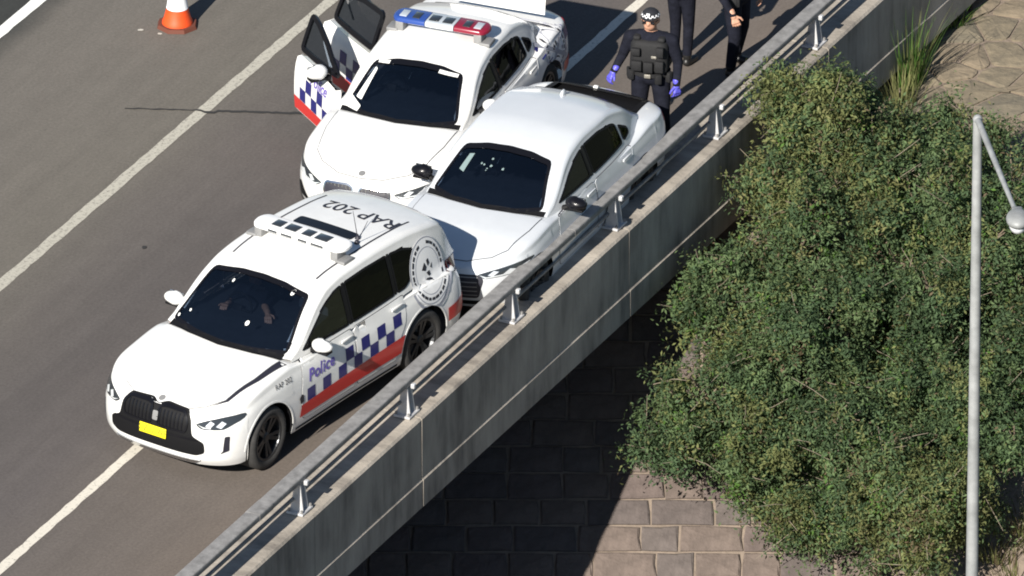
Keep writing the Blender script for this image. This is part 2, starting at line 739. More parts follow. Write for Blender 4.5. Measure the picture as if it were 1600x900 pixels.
M_PARA = concrete_stained()
SP = 2.65
prof = [(0.34, -0.9), (0.32, 0.235), (0.30, 0.25), (-0.17, 0.25), (-0.195, 0.225), (-0.195, -0.53), (-0.212, -0.545), (-0.212, -0.88)]
para = rf(empty('bridge_parapet'))
para.location = ROAD_O
tag(para, 'stained concrete parapet wall of the bridge, in jointed panels under the guard rail', 'parapet')
for k in range(-9, 12):
    x0, x1 = k * SP + 0.02 + 0.006, (k + 1) * SP + 0.02 - 0.006
    rn = random.Random(k + 50)
    dq, dz = rn.uniform(-0.006, 0.006), rn.uniform(-0.008, 0.008)
    v = [(x0, y + dq, z + dz) for y, z in prof] + [(x1, y + dq, z + dz) for y, z in prof]
    n = len(prof)
    f = [(i, (i + 1) % n, n + (i + 1) % n, n + i) for i in range(n)] + [tuple(range(n))[::-1], tuple(range(n, 2 * n))]
    o = from_data('parapet_panel', v, f, M_PARA, para)
    bm = bmesh.new()
    bm.from_mesh(o.data)
    bmesh.ops.recalc_face_normals(bm, faces=bm.faces)
    bm.to_mesh(o.data)
    bm.free()

# guard rail
M_GALV = mat('galvanised steel', (0.235, 0.23, 0.225), 0.7, 0.1, noise=0.3, nscale=9, bump=0.2, bscale=40)
M_GALVL = mat('galvanised post', (0.55, 0.55, 0.56), 0.5, 0.25, noise=0.15, nscale=9)
rail = empty('guard_rail')
rf(rail)
tag(rail, 'grey steel guard rail on short flared posts along the bridge parapet', 'guard rail')


def rail_bar(name, x0, x1, y, z, w, h, m, r=0.03):
    pr = []
    for sx, sy, a0 in ((1, 1, 0), (-1, 1, 90), (-1, -1, 180), (1, -1, 270)):
        for j in range(4):
            a = rad(a0 + 30 * j)
            pr.append((y + sx * (w / 2 - r) + r * math.cos(a), z + sy * (h / 2 - r) + r * math.sin(a)))
    n = len(pr)
    v = [(x0, a, b) for a, b in pr] + [(x1, a, b) for a, b in pr]
    f = [(i, (i + 1) % n, n + (i + 1) % n, n + i) for i in range(n)] + [tuple(range(n))[::-1], tuple(range(n, 2 * n))]
    o = from_data(name, v, f, m, rail, True, 40)
    bm = bmesh.new()
    bm.from_mesh(o.data)
    bmesh.ops.recalc_face_normals(bm, faces=bm.faces)
    bm.to_mesh(o.data)
    bm.free()
    return o


joints = [-22.0, -14.0, -6.15, 1.75, 9.6, 17.5, 25.0]
for a, b in zip(joints[:-1], joints[1:]):
    rail_bar('rail', a + 0.008, b - 0.008, 0.055, 0.65, 0.185, 0.085, M_GALV, 0.018)
for a, b in zip(joints[:-1], joints[1:]):
    rail_bar('lower_rail', a + 0.006, b - 0.006, 0.05, 0.42, 0.04, 0.04, M_GALV, 0.012)
for j in joints[1:-1]:
    rail_bar('joint_sleeve', j - 0.16, j + 0.16, 0.055, 0.65, 0.192, 0.092, M_GALV, 0.02)


def make_post():
    bm = bmesh.new()
    for x, w0, w1, th in ((-0.055, 0.17, 0.075, 0.02), (0.075, 0.15, 0.06, 0.02)):
        lean = 0.02 if x < 0 else -0.01
        p = []
        for (sy, zz) in ((-1, 0.0), (1, 0.0), (1, 1.0), (-1, 1.0)):
            w = w0 if zz == 0 else w1
            p.append((sy * w / 2, 0.27 + zz * 0.33, zz))
        vs = []
        for dx in (-th / 2, th / 2):
            for y, z, t in p:
                vs.append(bm.verts.new((x + dx + lean * t, y, z)))
        a, b = vs[:4], vs[4:]
        bm.faces.new(a[::-1])
        bm.faces.new(b)
        for i in range(4):
            bm.faces.new((a[i], a[(i + 1) % 4], b[(i + 1) % 4], b[i]))
    bm_box(bm, (0.01, 0, 0.43), (0.115, 0.016, 0.32))
    bmesh.ops.recalc_face_normals(bm, faces=bm.faces)
    return bm


pm = bpy.data.meshes.new('post')
bmm = make_post()
bmm.to_mesh(pm)
bmm.free()
pm.materials.append(M_GALVL)
bpm = bpy.data.meshes.new('base_plate')
bmm = bmesh.new()
bm_box(bmm, (0.01, 0, 0.266), (0.26, 0.21, 0.028), bevel=0.006)
bmm.to_mesh(bpm)
bmm.free()
bpm.materials.append(M_GALVL)
btm = bpy.data.meshes.new('bolt')
bmm = bmesh.new()
bm_tube(bmm, (0, 0, 0.26), (0, 0, 0.315), 0.016, n=6)
bmm.to_mesh(btm)
bmm.free()
btm.materials.append(M_GALV)
cpm = bpy.data.meshes.new('rail_clamp')
bmm = bmesh.new()
bm_box(bmm, (0.06, -0.062, 0.60), (0.06, 0.05, 0.06), bevel=0.012)
bmm.to_mesh(cpm)
bmm.free()
cpm.materials.append(M_GALVL)
for k in range(-7, 10):
    po = bpy.data.objects.new('post', pm)
    COL.objects.link(po)
    po.parent = rail
    po.location = (k * SP + 0.02, 0, 0)
    for me, nm, dl in ((bpm, 'base_plate', [(0, 0)]), (cpm, 'rail_clamp', [(0, 0)]), (btm, 'bolt', [(-0.095, -0.08), (-0.095, 0.08), (0.115, -0.08), (0.115, 0.08)])):
        for dx, dy in dl:
            c = bpy.data.objects.new(nm, me)
            COL.objects.link(c)
            c.parent = po
            c.location = (dx, dy, 0)

# ------------------------------------------------------------------ ground and embankment
M_SOIL = mat('dark ground', (0.055, 0.052, 0.045), 0.95, noise=0.3, nscale=1.2, bump=0.6, bscale=12, coords='Object')
o = from_data('ground', [(-1500, -1500, -7.0), (1500, -1500, -7.0), (1500, 1500, -7.0), (-1500, 1500, -7.0)], [(0, 1, 2, 3)], M_SOIL)
tag(o, kind='structure')
M_BLOCKER = mat('sky blocker ground', (0.04, 0.045, 0.022), 0.95, noise=0.4, nscale=1.5, bump=0.6, bscale=8)
o = from_data('sky_blocker_bank', [(-200, -10.6, -7.05), (200, -10.6, -7.05), (200, -18, -0.2), (-200, -18, -0.2), (200, -90, 0.2), (-200, -90, 0.2), (200, -100, -7.05), (-200, -100, -7.05)], [(0, 1, 2, 3), (3, 2, 4, 5), (5, 4, 6, 7)], M_BLOCKER)  # unseen bank opposite, added to cut low sky and bounce light
tag(o, kind='structure')
SLOPE = 0.71
SB = math.atan(SLOPE)


def bank_z(y):
    if y < 3.4:
        return -3.66 + SLOPE * y
    return -1.246 + 0.03 * (y - 3.4)


M_MORTAR = mat('pale mortar', (0.205, 0.163, 0.128), 0.95, noise=0.25, nscale=5, bump=0.6, bscale=25)
ys = [-4.72, -3, -1, 1, 3.4, 6, 9, 14, 40, 400]
v, f = [], []
for i, y in enumerate(ys):
    z = max(bank_z(y), -7.02) if y < 15 else -0.95
    v += [(-60, y, z), (7.4, y, z)]
    if i:
        k = 2 * i
        f.append((k - 2, k - 1, k + 1, k))
bank = from_data('embankment', v, f, M_MORTAR)
tag(bank, kind='structure')
M_SCRUB = mat('scrubby ground', (0.045, 0.05, 0.025), 0.95, noise=0.4, nscale=1.5, bump=0.6, bscale=8)
o = from_data('scrub_slope', [(x if x < 0 else 7.4, y, z + 0.0) if False else ((7.4 if x < 0 else 160), y, z) for x, y, z in v], f, M_SCRUB)
tag(o, kind='structure')

STONE_M = [mat('stone %d' % i, c, 0.9, noise=0.22, nscale=7, bump=1.0, bscale=14) for i, c in enumerate(
    ((0.112, 0.087, 0.078), (0.095, 0.078, 0.072), (0.128, 0.100, 0.085), (0.108, 0.090, 0.082)))]


def slab_mesh(poly, h, inset, rn, m, rough=0.012):
    """raised stone with chamfered uneven rim, polygon in local xy"""
    n = len(poly)
    ins = inset_poly(poly, inset)
    v = [(a, b, -0.05) for a, b in poly]
    v += [(a + rn.uniform(-rough, rough) * 0.5, b + rn.uniform(-rough, rough) * 0.5, h * 0.55) for a, b in poly]
    v += [(a, b, h + rn.uniform(-rough, rough)) for a, b in ins]
    cx, cy = sum(p[0] for p in ins) / n, sum(p[1] for p in ins) / n
    v.append((cx, cy, h + 0.012 + rn.uniform(-rough, rough)))
    f = []
    for i in range(n):
        j = (i + 1) % n
        f += [(i, j, n + j, n + i), (n + i, n + j, 2 * n + j, 2 * n + i), (2 * n + i, 2 * n + j, 3 * n)]
    me = bpy.data.meshes.new('stone')
    me.from_pydata(v, [], f)
    me.materials.append(m)
    return me


rn = random.Random(11)
# squared blocks on the steep slope, in courses
rot_s = Matrix.Rotation(SB, 4, 'X')
variants = []
for w in (0.44, 0.54, 0.64, 0.74):
    for q in range(3):
        hw, hh = w / 2 - 0.014, 0.34 / 2 - 0.014
        pl = [(-hw, -hh), (0, -hh), (hw, -hh), (hw, 0), (hw, hh), (0, hh), (-hw, hh), (-hw, 0)]
        pl = [(a + rn.uniform(-0.012, 0.012), b + rn.uniform(-0.012, 0.012)) for a, b in pl]
        variants.append((w, slab_mesh(pl, 0.035, 0.022, rn, STONE_M[rn.randrange(4)])))
nst = 0
for c in range(19):
    s = -1.0 + c * 0.345                    # distance up the slope from y=0
    y = s * math.cos(SB)
    if y > 3.15:
        break
    x = -2.2 + rn.uniform(-0.4, 0.0) + (y + 1) * 0.15
    while x < 3.9:
        w, me = variants[rn.randrange(len(variants))]
        o = bpy.data.objects.new('stone', me)
        COL.objects.link(o)
        o.matrix_local = Matrix.Translation((x + w / 2, y, -3.66 + SLOPE * y)) @ rot_s @ Matrix.Rotation(rn.uniform(-0.012, 0.012), 4, 'Z')
        o.parent = bank
        x += w + 0.004
        nst += 1

BERM_M = [mat('berm stone %d' % i, c, 0.95, bump=1.0, bscale=12, nscale=4, col2=c2) for i, (c, c2) in enumerate((((0.13, 0.112, 0.082), (0.23, 0.19, 0.13)), ((0.15, 0.125, 0.088), (0.25, 0.20, 0.14)), ((0.115, 0.104, 0.08), (0.20, 0.17, 0.12))))]
# irregular flat stones on the berm (cells of jittered points)
pts = []
for i in range(9):
    for j in range(9):
        pts.append((3.7 + (i + 0.5 * (j % 2)) * 0.46 + rn.uniform(-0.19, 0.19), 6.0 + j * 0.58 + rn.uniform(-0.24, 0.24)))


def cell(i):
    p = Vector(pts[i])
    poly = [(p.x - 1, p.y - 1), (p.x + 1, p.y - 1), (p.x + 1, p.y + 1), (p.x - 1, p.y + 1)]
    for j, q in enumerate(pts):
        if j == i:
            continue
        q = Vector(q)
        if (q - p).length > 2:
            continue
        mid, nn = (p + q) / 2, (q - p).normalized()
        out = []
        for k in range(len(poly)):
            a, b = Vector(poly[k - 1]), Vector(poly[k])
            da, db = (a - mid).dot(nn), (b - mid).dot(nn)
            if da <= 0:
                out.append(tuple(a))
            if da * db < 0:
                out.append(tuple(a.lerp(b, da / (da - db))))
        poly = out
        if len(poly) < 3:
            return None
    return [(a - p.x, b - p.y) for a, b in poly]


for i in range(len(pts)):
    pl = cell(i)
    if not pl:
        continue
    pl = round_poly(inset_poly(pl, 0.014), 0.07, 2)
    if max(abs(a) for a, b in pl) > 0.8:
        continue
    me = slab_mesh(pl, 0.022, 0.035, rn, BERM_M[rn.randrange(3)], 0.008)
    o = bpy.data.objects.new('stone', me)
    COL.objects.link(o)
    o.location = (pts[i][0], pts[i][1], bank_z(pts[i][1]))
    o.parent = bank

# ------------------------------------------------------------------ cars
def half_loft(secs):
    """secs: list of half sections (list of (x,y,z), y>=0, from low outside to centre line) -> verts, faces, mirrored"""
    n = len(secs[0])
    ring = 2 * n - 1
    v, f = [], []
    for s in secs:
        v += [tuple(p) for p in s]
        v += [(p[0], -p[1], p[2]) for p in reversed(s[:-1])]
    for i in range(len(secs) - 1):
        for j in range(ring - 1):
            a = i * ring + j
            f.append((a, a + 1, a + ring + 1, a + ring))
    return v, f


def bm_loft(secs):
    v, f = half_loft(secs)
    bm = bmesh.new()
    bv = [bm.verts.new(p) for p in v]
    for q in f:
        try:
            bm.faces.new([bv[i] for i in q])
        except ValueError:
            pass
    bmesh.ops.remove_doubles(bm, verts=bm.verts, dist=0.0008)
    bmesh.ops.dissolve_degenerate(bm, edges=bm.edges, dist=0.0006)
    bmesh.ops.recalc_face_normals(bm, faces=bm.faces)
    bm.normal_update()
    up = sum(fc.normal.z * fc.calc_area() for fc in bm.faces)
    if up < 0:
        bmesh.ops.reverse_faces(bm, faces=bm.faces)
    return bm


def lower_body(S):
    xf, xr, wm = S['xf'], S['xr'], S['w']
    top, sh = pchip(S['top']), pchip(S['shoulder'])
    lean_f, lean_r = pchip(S['lean_f']), pchip(S['lean_r'])
    xa, xb = xf - S['nose'], xr + S['tail']
    nf, nr = S['nf'], S['nr']
    AR, ZC = S['arch'], S['wr']
    centers = (S['wb'], -S['wb'])
    sill = S['sill']

    def hw(x):
        if x > xa:
            u = min(1, (x - xa) / (xf - xa))
            return wm * max(0, 1 - u**nf)**(1 / nf)
        if x < xb:
            u = min(1, (xb - x) / (xb - xr))
            return wm * max(0, 1 - u**nr)**(1 / nr)
        return wm * (1 - 0.012 * math.cos((x) / S['wb'] * math.pi * 0.5)**2)
    st = []
    for x in np.linspace(xr + S['tail'] * 0.6, xf - S['nose'] * 0.6, 64):
        if all(abs(abs(x) - S['wb']) > AR + 0.01 for _ in (0,)):
            st.append((x, None))
    for t in np.linspace(0, 1, 22):
        a = t * math.pi / 2
        st.append((xf - S['nose'] * 0.6 * (1 - math.sin(a)), None))
        st.append((xr + S['tail'] * 0.6 * (1 - math.sin(a)), None))
    for c in centers:
        for t in np.linspace(0, math.pi, 25):
            st.append((c - AR * math.cos(t), c))
        st.append((c - AR - 0.0006, None))
        st.append((c + AR + 0.0006, None))
    st.sort(key=lambda q: q[0])
    seen, stations = -99, []
    for x, c in st:
        if x - seen < 0.0004:
            continue
        stations.append((x, c))
        seen = x
    secs = []
    g = pchip([(0, 0.962), (0.12, 0.985), (0.4, 1.0), (0.62, 0.998), (0.85, 0.982), (1.0, S.get('gsh', 0.955))])
    bot_f, bot_r = S.get('bot_f', sill), S.get('bot_r', sill)
    for x, c in stations:
        w = hw(x)
        zs, zt = sh(x), top(x)
        zb = sill + (bot_f - sill) * smooth01(S['wb'] + AR, S['wb'] + AR + 0.1, x) + (bot_r - sill) * smooth01(-S['wb'] - AR, -S['wb'] - AR - 0.1, x)
        if c is not None:
            d = x - c
            zb = max(zb, ZC + math.sqrt(max(0, AR * AR - d * d)))
        sec = []
        for i in range(18):
            z = zb + (zs - zb) * i / 17
            sec.append([x, w * g((z - sill) / (zs - sill)), z])
        wsh = w * g(1.0)
        p = S['hp']
        for i in range(1, 17):
            a = math.pi / 2 * i / 16
            sec.append([x, wsh * math.cos(a)**(2 / p) if i < 16 else 0, zs + (zt - zs) * math.sin(a)**(2 / p)])
        rf_, rr_ = smooth01(xf - 0.75, xf - 0.05, x), smooth01(xr + 0.6, xr + 0.05, x)
        for q in sec:
            q[0] += rf_ * lean_f(q[2]) - rr_ * lean_r(q[2])
        secs.append(sec)
    return bm_loft(secs)


def cabin_body(S):
    C = S['cab']
    zr, cw, belt = pchip(C['roof']), pchip(C['w']), pchip(C['belt'])
    x0, x1 = C['x']
    tum = C['tumble']
    st = sorted(set(list(np.linspace(x0, x1, 90))))
    secs = []
    for x in st:
        zb, w = belt(x) - 0.03, cw(x)
        zt = max(zr(x), zb + 0.01)
        r = min(C['r'], (zt - zb) * 0.5)
        crown = C['crown'] * smooth01(0, 0.25, zt - zb)
        sec = []

        def ws(z):
            t = max(0, z - zb)
            return w - tum * t - 0.10 * t * t
        for i in range(11):
            z = zb + (zt - crown - r - zb) * i / 10
            sec.append([x, ws(z), z])
        wt = ws(zt - crown - r)
        for i in range(1, 9):
            a = math.pi / 2 * i / 8
            sec.append([x, wt - r * 1.25 * (1 - math.cos(a)), zt - crown - r + r * math.sin(a)])
        we = wt - r * 1.25
        for i in range(1, 13):
            t = 1 - i / 12
            sec.append([x, we * t, zt - crown * t**2.4])
        bf = C['bow_f'] * smooth01(C['mid'] - 0.1, C['mid'] + 0.5, x)
        br = C['bow_r'] * smooth01(C['midr'] + 0.1, C['midr'] - 0.5, x)
        for q in sec:
            k = 1 - (q[1] / max(w, 0.1))**2
            q[0] += bf * k - br * k
        secs.append(sec)
    return bm_loft(secs)


def build_wheel_meshes(S, key):
    R, W, RR = S['wr'], S['tw'], S['rim']
    out = {}
    # tyre
    prof = [(RR - 0.015, -W / 2 + 0.02), (RR + 0.01, -W / 2), (R - 0.045, -W / 2 - 0.008), (R - 0.012, -W / 2 + 0.012), (R, -W / 2 + 0.04), (R, W / 2 - 0.04), (R - 0.012, W / 2 - 0.012), (R - 0.045, W / 2 + 0.008), (RR + 0.01, W / 2), (RR - 0.015, W / 2 - 0.02)]
    o = lathe('tyre', prof, M_RUBBER, None, 40, 'y', 50)
    out['tyre'] = o.data
    bpy.data.objects.remove(o)
    # rim: barrel, lip, dished spokes, hub
    bm = bmesh.new()

    def ring(prof, n=36):
        k = len(prof)
        vs = [[bm.verts.new((r * math.cos(2 * math.pi * i / n), h, r * math.sin(2 * math.pi * i / n))) for r, h in prof] for i in range(n)]
        for i in range(n):
            for q in range(k - 1):
                bm.faces.new((vs[i][q], vs[(i + 1) % n][q], vs[(i + 1) % n][q + 1], vs[i][q + 1]))
    ring([(RR, -W / 2 + 0.03), (RR - 0.01, W / 2 - 0.03), (RR - 0.004, W / 2 - 0.012), (RR - 0.03, W / 2 - 0.016), (RR - 0.04, W / 2 - 0.05), (RR - 0.045, -0.02)])
    ring([(RR - 0.04, -0.035), (0.03, -0.03)])
    ns = S.get('spokes', 5)
    for i in range(ns):
        for s in (-1, 1):
            a = 2 * math.pi * i / ns
            a1 = a + s * 0.17
            p0 = Vector((math.cos(a + s * 0.25) * 0.05, W / 2 - 0.05, math.sin(a + s * 0.25) * 0.05))
            p1 = Vector((math.cos(a1) * (RR - 0.02), W / 2 - 0.022, math.sin(a1) * (RR - 0.02)))
            d = p1 - p0
            t = Vector((0, 1, 0)).cross(d).normalized()
            q = []
            for pp, wd in ((p0, 0.018), (p1, 0.024)):
                for sx, sy in ((-1, 0), (1, 0), (1, -0.03), (-1, -0.03)):
                    q.append(bm.verts.new(pp + t * sx * wd + Vector((0, sy, 0))))
            for fc in ((0, 1, 2, 3), (4, 5, 6, 7), (0, 1, 5, 4), (1, 2, 6, 5), (2, 3, 7, 6), (3, 0, 4, 7)):
                bm.faces.new([q[k] for k in fc])
    ring([(0.0, W / 2 - 0.035), (0.045, W / 2 - 0.037), (0.075, W / 2 - 0.055), (0.08, -0.02)], 16)
    bmesh.ops.recalc_face_normals(bm, faces=bm.faces)
    me = bpy.data.meshes.new('rim')
    bm.to_mesh(me)
    bm.free()
    me.materials.append(M_RIM)
    out['rim'] = me
    # brake disc
    bm = bmesh.new()
    bm_tube(bm, (0, -0.03, 0), (0, 0.0, 0), RR * 0.72, n=24)
    me = bpy.data.meshes.new('brake_disc')
    bm.to_mesh(me)
    bm.free()
    me.materials.append(M_GREYM)
    out['disc'] = me
    return out


class Car:
    def __init__(self, name, loc, heading, S, label, cat, paint):
        self.S, self.paint = S, paint
        self.root = empty(name, (loc[0], loc[1], 0), rad(heading))
        tag(self.root, label, cat)
        lb, cb = lower_body(S), cabin_body(S)
        # projection tree from the uncut shells
        me = bpy.data.meshes.new('t')
        lb.to_mesh(me)
        full = bmesh.new()
        full.from_mesh(me)
        bpy.data.meshes.remove(me)
        me = bpy.data.meshes.new('t')
        cb.to_mesh(me)
        full.from_mesh(me)
        bpy.data.meshes.remove(me)
        self.bvh = BVHTree.FromBMesh(full)
        full.free()
        me = bpy.data.meshes.new('t')
        cb.to_mesh(me)
        t = bmesh.new()
        t.from_mesh(me)
        self.cbvh = BVHTree.FromBMesh(t)
        t.free()
        # cut the openings
        W = S['win']
        self.ws = round_poly(W['front'], 0.05, 3)
        self.bw = round_poly(W['rear'], 0.05, 3)
        self.side = [round_poly(p, 0.045, 3) for p in W['side']]
        kill = []
        wsi, bwi = inset_poly(self.ws, 0.02), inset_poly(self.bw, 0.02)
        sdi = [inset_poly(p, 0.012) for p in self.side]
        for fc in cb.faces:
            c, n = fc.calc_center_median(), fc.normal
            if n.x > 0.2 and c.x > 0 and in_poly((c.y, c.z), wsi):
                kill.append(fc)
            elif n.x < -0.15 and c.x < 0 and in_poly((c.y, c.z), bwi):
                kill.append(fc)
            elif abs(n.y) > 0.5 and any(in_poly((c.x, c.z), p) for p in sdi):
                kill.append(fc)
        bmesh.ops.delete(cb, geom=kill, context='FACES')
        kill = []
        for fc in lb.faces:
            c, n = fc.calc_center_median(), fc.normal
            for side, poly in S.get('door_holes', []):
                if n.y * side > 0.3 and in_poly((c.x, c.z), inset_poly(poly, 0.02)):
                    kill.append(fc)
            if S.get('boot_hole') and n.z > 0.3 and in_poly((c.x, c.y), S['boot_hole']):
                kill.append(fc)
        bmesh.ops.delete(lb, geom=list(set(kill)), context='FACES')
        me = bpy.data.meshes.new('t')
        cb.to_mesh(me)
        cb.free()
        lb.from_mesh(me)
        bpy.data.meshes.remove(me)
        self.body = from_bm('body', lb, paint, self.root, True, 42)
        self.glazing()
        self.interior()
        self.underside()
        self.wheels()

    def p(self, name, poly, view, off, m, res=0.07, rim=0.0, parent=None, r=0.0, pivot=None):
        poly = round_poly(poly, r, 3) if r else poly
        return patch(name, poly, view, self.bvh, off, m, parent or self.root, res, rim, pivot)

    def glazing(self):
        S = self.S
        g = patch('windscreen', self.ws, 'F', self.cbvh, 0.002, M_GLASS, self.root, 0.09)
        ring_patch('trim', self.ws, 0.03, 'F', self.cbvh, 0.006, M_GLOSSB, g, rim=0.0)
        g = patch('rear_window', self.bw, 'B', self.cbvh, 0.002, M_GLASSD, self.root, 0.09)
        ring_patch('trim', self.bw, 0.05, 'B', self.cbvh, 0.006, M_GLOSSB, g)
        for sd in ('L', 'R'):
            for i, pl in enumerate(self.side):
                if sd == 'R' and S.get('open_right') and i < 2:
                    continue
                g = patch('side_window', pl, sd, self.cbvh, 0.002, M_GLASSD if i else M_GLASS, self.root, 0.09)
                ring_patch('trim', pl, 0.026, sd, self.cbvh, 0.007, M_BLACKP, g)
            if sd == 'R' and S.get('open_right'):
                continue
            for i, pl in enumerate(S['win'].get('pillar', [])):
                patch('pillar_trim', pl, sd, self.cbvh, 0.004, M_GLOSSB, self.root, 0.09)

    def interior(self):
        S, C = self.S, self.S['cab']
        top = pchip(S['top'])
        # floor pan of the cabin seen through the glass
        pl = S['deck']
        self.p('dashboard', pl, 'T', 0.0, M_INTER, 0.12) if False else None
        lbv = self.bvh
        bm = grid_bm(pl, 0.15)
        belt = pchip(C['belt'])
        for v in bm.verts:
            x, y = v.co.x, v.co.y
            z = belt(x) + 0.012 + (0.035 * smooth01(S['dash'] - 0.1, S['dash'] + 0.05, x) if x > 0 else 0)
            if S['seat_x'] - 0.25 < x < S['dash']:
                z = belt(x) + 0.008
            v.co = (x, y, z)
        from_bm('dashboard', bm, M_INTER, self.root, True)
        bz = S['belt0']
        for y in (-0.37, 0.37):
            for x, nm in ((S['seat_x'], 'seat'), (S['seat_x'] - 0.95, 'seat')):
                bm = bmesh.new()
                bm_box(bm, (x - 0.02, y, bz - 0.02), (0.13, 0.48, 0.30), bevel=0.05)
                bm_box(bm, (x - 0.07, y, bz + 0.20), (0.09, 0.26, 0.17), bevel=0.035)
                from_bm(nm, bm, M_SEAT, self.root, True, 40)
        # steering wheel on the right hand side
        bm = bmesh.new()
        n, mI = 24, 6
        vs = []
        for i in range(n):
            a = 2 * math.pi * i / n
            row = []
            for j in range(mI):
                b = 2 * math.pi * j / mI
                rr = 0.18 + 0.014 * math.cos(b)
                row.append(bm.verts.new((0.014 * math.sin(b), rr * math.cos(a), rr * math.sin(a))))
            vs.append(row)
        for i in range(n):
            for j in range(mI):
                bm.faces.new((vs[i][j], vs[(i + 1) % n][j], vs[(i + 1) % n][(j + 1) % mI], vs[i][(j + 1) % mI]))
        bm_box(bm, (0, 0, 0), (0.03, 0.34, 0.03))
        bm_box(bm, (0.01, 0, 0), (0.04, 0.12, 0.1), bevel=0.01)
        o = from_bm('steering_wheel', bm, M_BLACKP, self.root, True)
        o.location = (S['dash'] - 0.17, -0.37, bz + 0.02)
        o.rotation_euler = (0, rad(-25), 0)
        # rear view mirror
        box('rear_view_mirror', (S['mir_x'], 0, S['mir_z']), (0.03, 0.22, 0.06), M_BLACKP, self.root, 0.012)

    def underside(self):
        S = self.S
        bm = bmesh.new()
        bm_box(bm, ((S['xf'] + S['xr']) / 2, 0, 0.38), (S['xf'] - S['xr'] - 0.8, S['w'] * 2 - 0.75, 0.24), bevel=0.03)
        bm_box(bm, (0, 0, 0.36), (2 * (S['wb'] - S['arch']) - 0.02, S['w'] * 2 - 0.16, 0.24), bevel=0.03)
        for xe in ((S['wb'] + S['arch'] + S['xf']) / 2 - 0.07, -(S['wb'] + S['arch'] - S['xr']) / 2 + 0.07):
            bm_box(bm, (xe - math.copysign(0.08, xe), 0, 0.36), (0.30, S['w'] * 2 - 0.85, 0.14), bevel=0.03)
        from_bm('underbody', bm, M_BLACKP, self.root)
        AR = S['arch'] + 0.012
        for c in (S['wb'], -S['wb']):
            for sd in (-1, 1):
                v, f = [], []
                n = 20
                y0, y1 = sd * (S['w'] - 0.36), sd * (S['w'] - 0.035)
                for i in range(n + 1):
                    a = -0.25 + (math.pi + 0.5) * i / n
                    ye = y1 - sd * 0.115 * smooth01(0.02, 0.42, math.copysign(1, c) * AR * math.cos(a))
                    v += [(c + AR * math.cos(a), y0, S['wr'] + AR * math.sin(a)), (c + AR * math.cos(a), ye, S['wr'] + AR * math.sin(a))]
                    if i:
                        k = 2 * i
                        f.append((k - 2, k - 1, k + 1, k))
                f.append(tuple(range(0, 2 * n + 2, 2)))
                from_data('wheel_well', v, f, M_BLACKP, self.root, True, 30)

    def wheels(self):
        S = self.S
        ms = build_wheel_meshes(S, self.root.name)
        for c, st in ((S['wb'], S.get('steer', 0)), (-S['wb'], 0)):
            for sd in (1, -1):
                w = bpy.data.objects.new('wheel', ms['rim'])
                COL.objects.link(w)
                w.parent = self.root
                w.location = (c, sd * (S['w'] - S['tw'] / 2 - 0.022), S['wr'])
                w.rotation_euler = (0, random.uniform(0, 1.2), (0 if sd > 0 else math.pi) + rad(st))
                for k, nm in (('tyre', 'tyre'), ('disc', 'brake_disc')):
                    t = bpy.data.objects.new(nm, ms[k])
                    COL.objects.link(t)
                    t.parent = w

    def panel_lines(self, polys, view='L', off=0.0015, w=0.007):
        for pl in polys:
            ring_patch('shut_line', round_poly(pl, 0.04, 3), w, view, self.bvh, off, M_INK, self.root)

    def door(self, poly, view, handle, label=None):
        """closed door: skin panel just proud of the shell with its shut line"""
        sd = 1 if view == 'L' else -1
        d = self.p('door', poly, view, 0.005, self.paint, 0.10, 0.004, r=0.05)
        ring_patch('shut_line', inset_poly(round_poly(poly, 0.05, 3), -0.009), 0.011, view, self.bvh, 0.0015, M_INK, d)
        p, n = cast(self.bvh, view, handle[0], handle[1], 0.028)
        bm = bmesh.new()
        bm_box(bm, p, (0.21, 0.022, 0.034), bevel=0.009)
        from_bm('handle', bm, self.paint, d, True, 40)
        return d

    def mirror(self, x, z, sd, cap, parent=None, pivot=None, size=1.0):
        y = self.S['mirror_y']
        pv = Vector(pivot) if pivot else Vector((0, 0, 0))
        bm = bmesh.new()
        vs = bm_ball(bm, (0, 0, 0), (0.095 * size, 0.135 * size, 0.085 * size), 18, 12)
        for v in bm.verts:
            if v.co.x < -0.03:
                v.co.x = -0.03 - (abs(v.co.x) - 0.03) * 0.15
            v.co.y *= 1.0
            v.co.z *= (1.0 - 0.18 * (v.co.y * sd > 0))
        bmesh.ops.translate(bm, vec=Vector((x, sd * y, z)) - pv, verts=bm.verts)
        o = from_bm('mirror', bm, cap, parent or self.root, True, 50)
        bm = bmesh.new()
        bm_tube(bm, Vector((x - 0.01, sd * (y - 0.08), z - 0.05)) - pv, Vector((x + 0.0, sd * (self.S['w'] - 0.10), z - 0.10)) - pv, 0.028, 0.042, 8)
        bm_box(bm, Vector((x - 0.005, sd * y, z - 0.072)) - pv, (0.12, 0.20, 0.028), bevel=0.01)
        st = from_bm('mirror_stalk', bm, M_BLACKP, o if parent is None else parent, True, 40)
        gm = bmesh.new()
        bm_box(gm, Vector((x - 0.047, sd * y, z)) - pv, (0.006, 0.20, 0.115), bevel=0.002)
        from_bm('mirror_glass', gm, M_CHROME, o if parent is None else parent)
        return o

    def checkers(self, xs, zf, rows, h, view, parent=None, pivot=None, skip=(), phase=0, w=None, half=()):
        """two rows of squares; zf(x) lower edge"""
        w = w or h
        nb = int(abs(xs[0] - xs[1]) / w)
        sg = 1 if xs[1] > xs[0] else -1
        blue, white = [], []
        for i in range(nb):
            for r in range(rows):
                a, b = xs[0] + sg * i * w, xs[0] + sg * (i + 1) * w
                q = [(a, zf(a) + r * h), (b, zf(b) + r * h), (b, zf(b) + (r + 1) * h), (a, zf(a) + (r + 1) * h)]
                if (i, r) in skip:
                    continue
                if (i, r) in half:
                    q = q[:2] + [(b, zf(b) + (r + 0.5) * h), (a, zf(a) + (r + 0.5) * h)]
                (blue if (i + r + phase) % 2 == 0 else white).append(q)
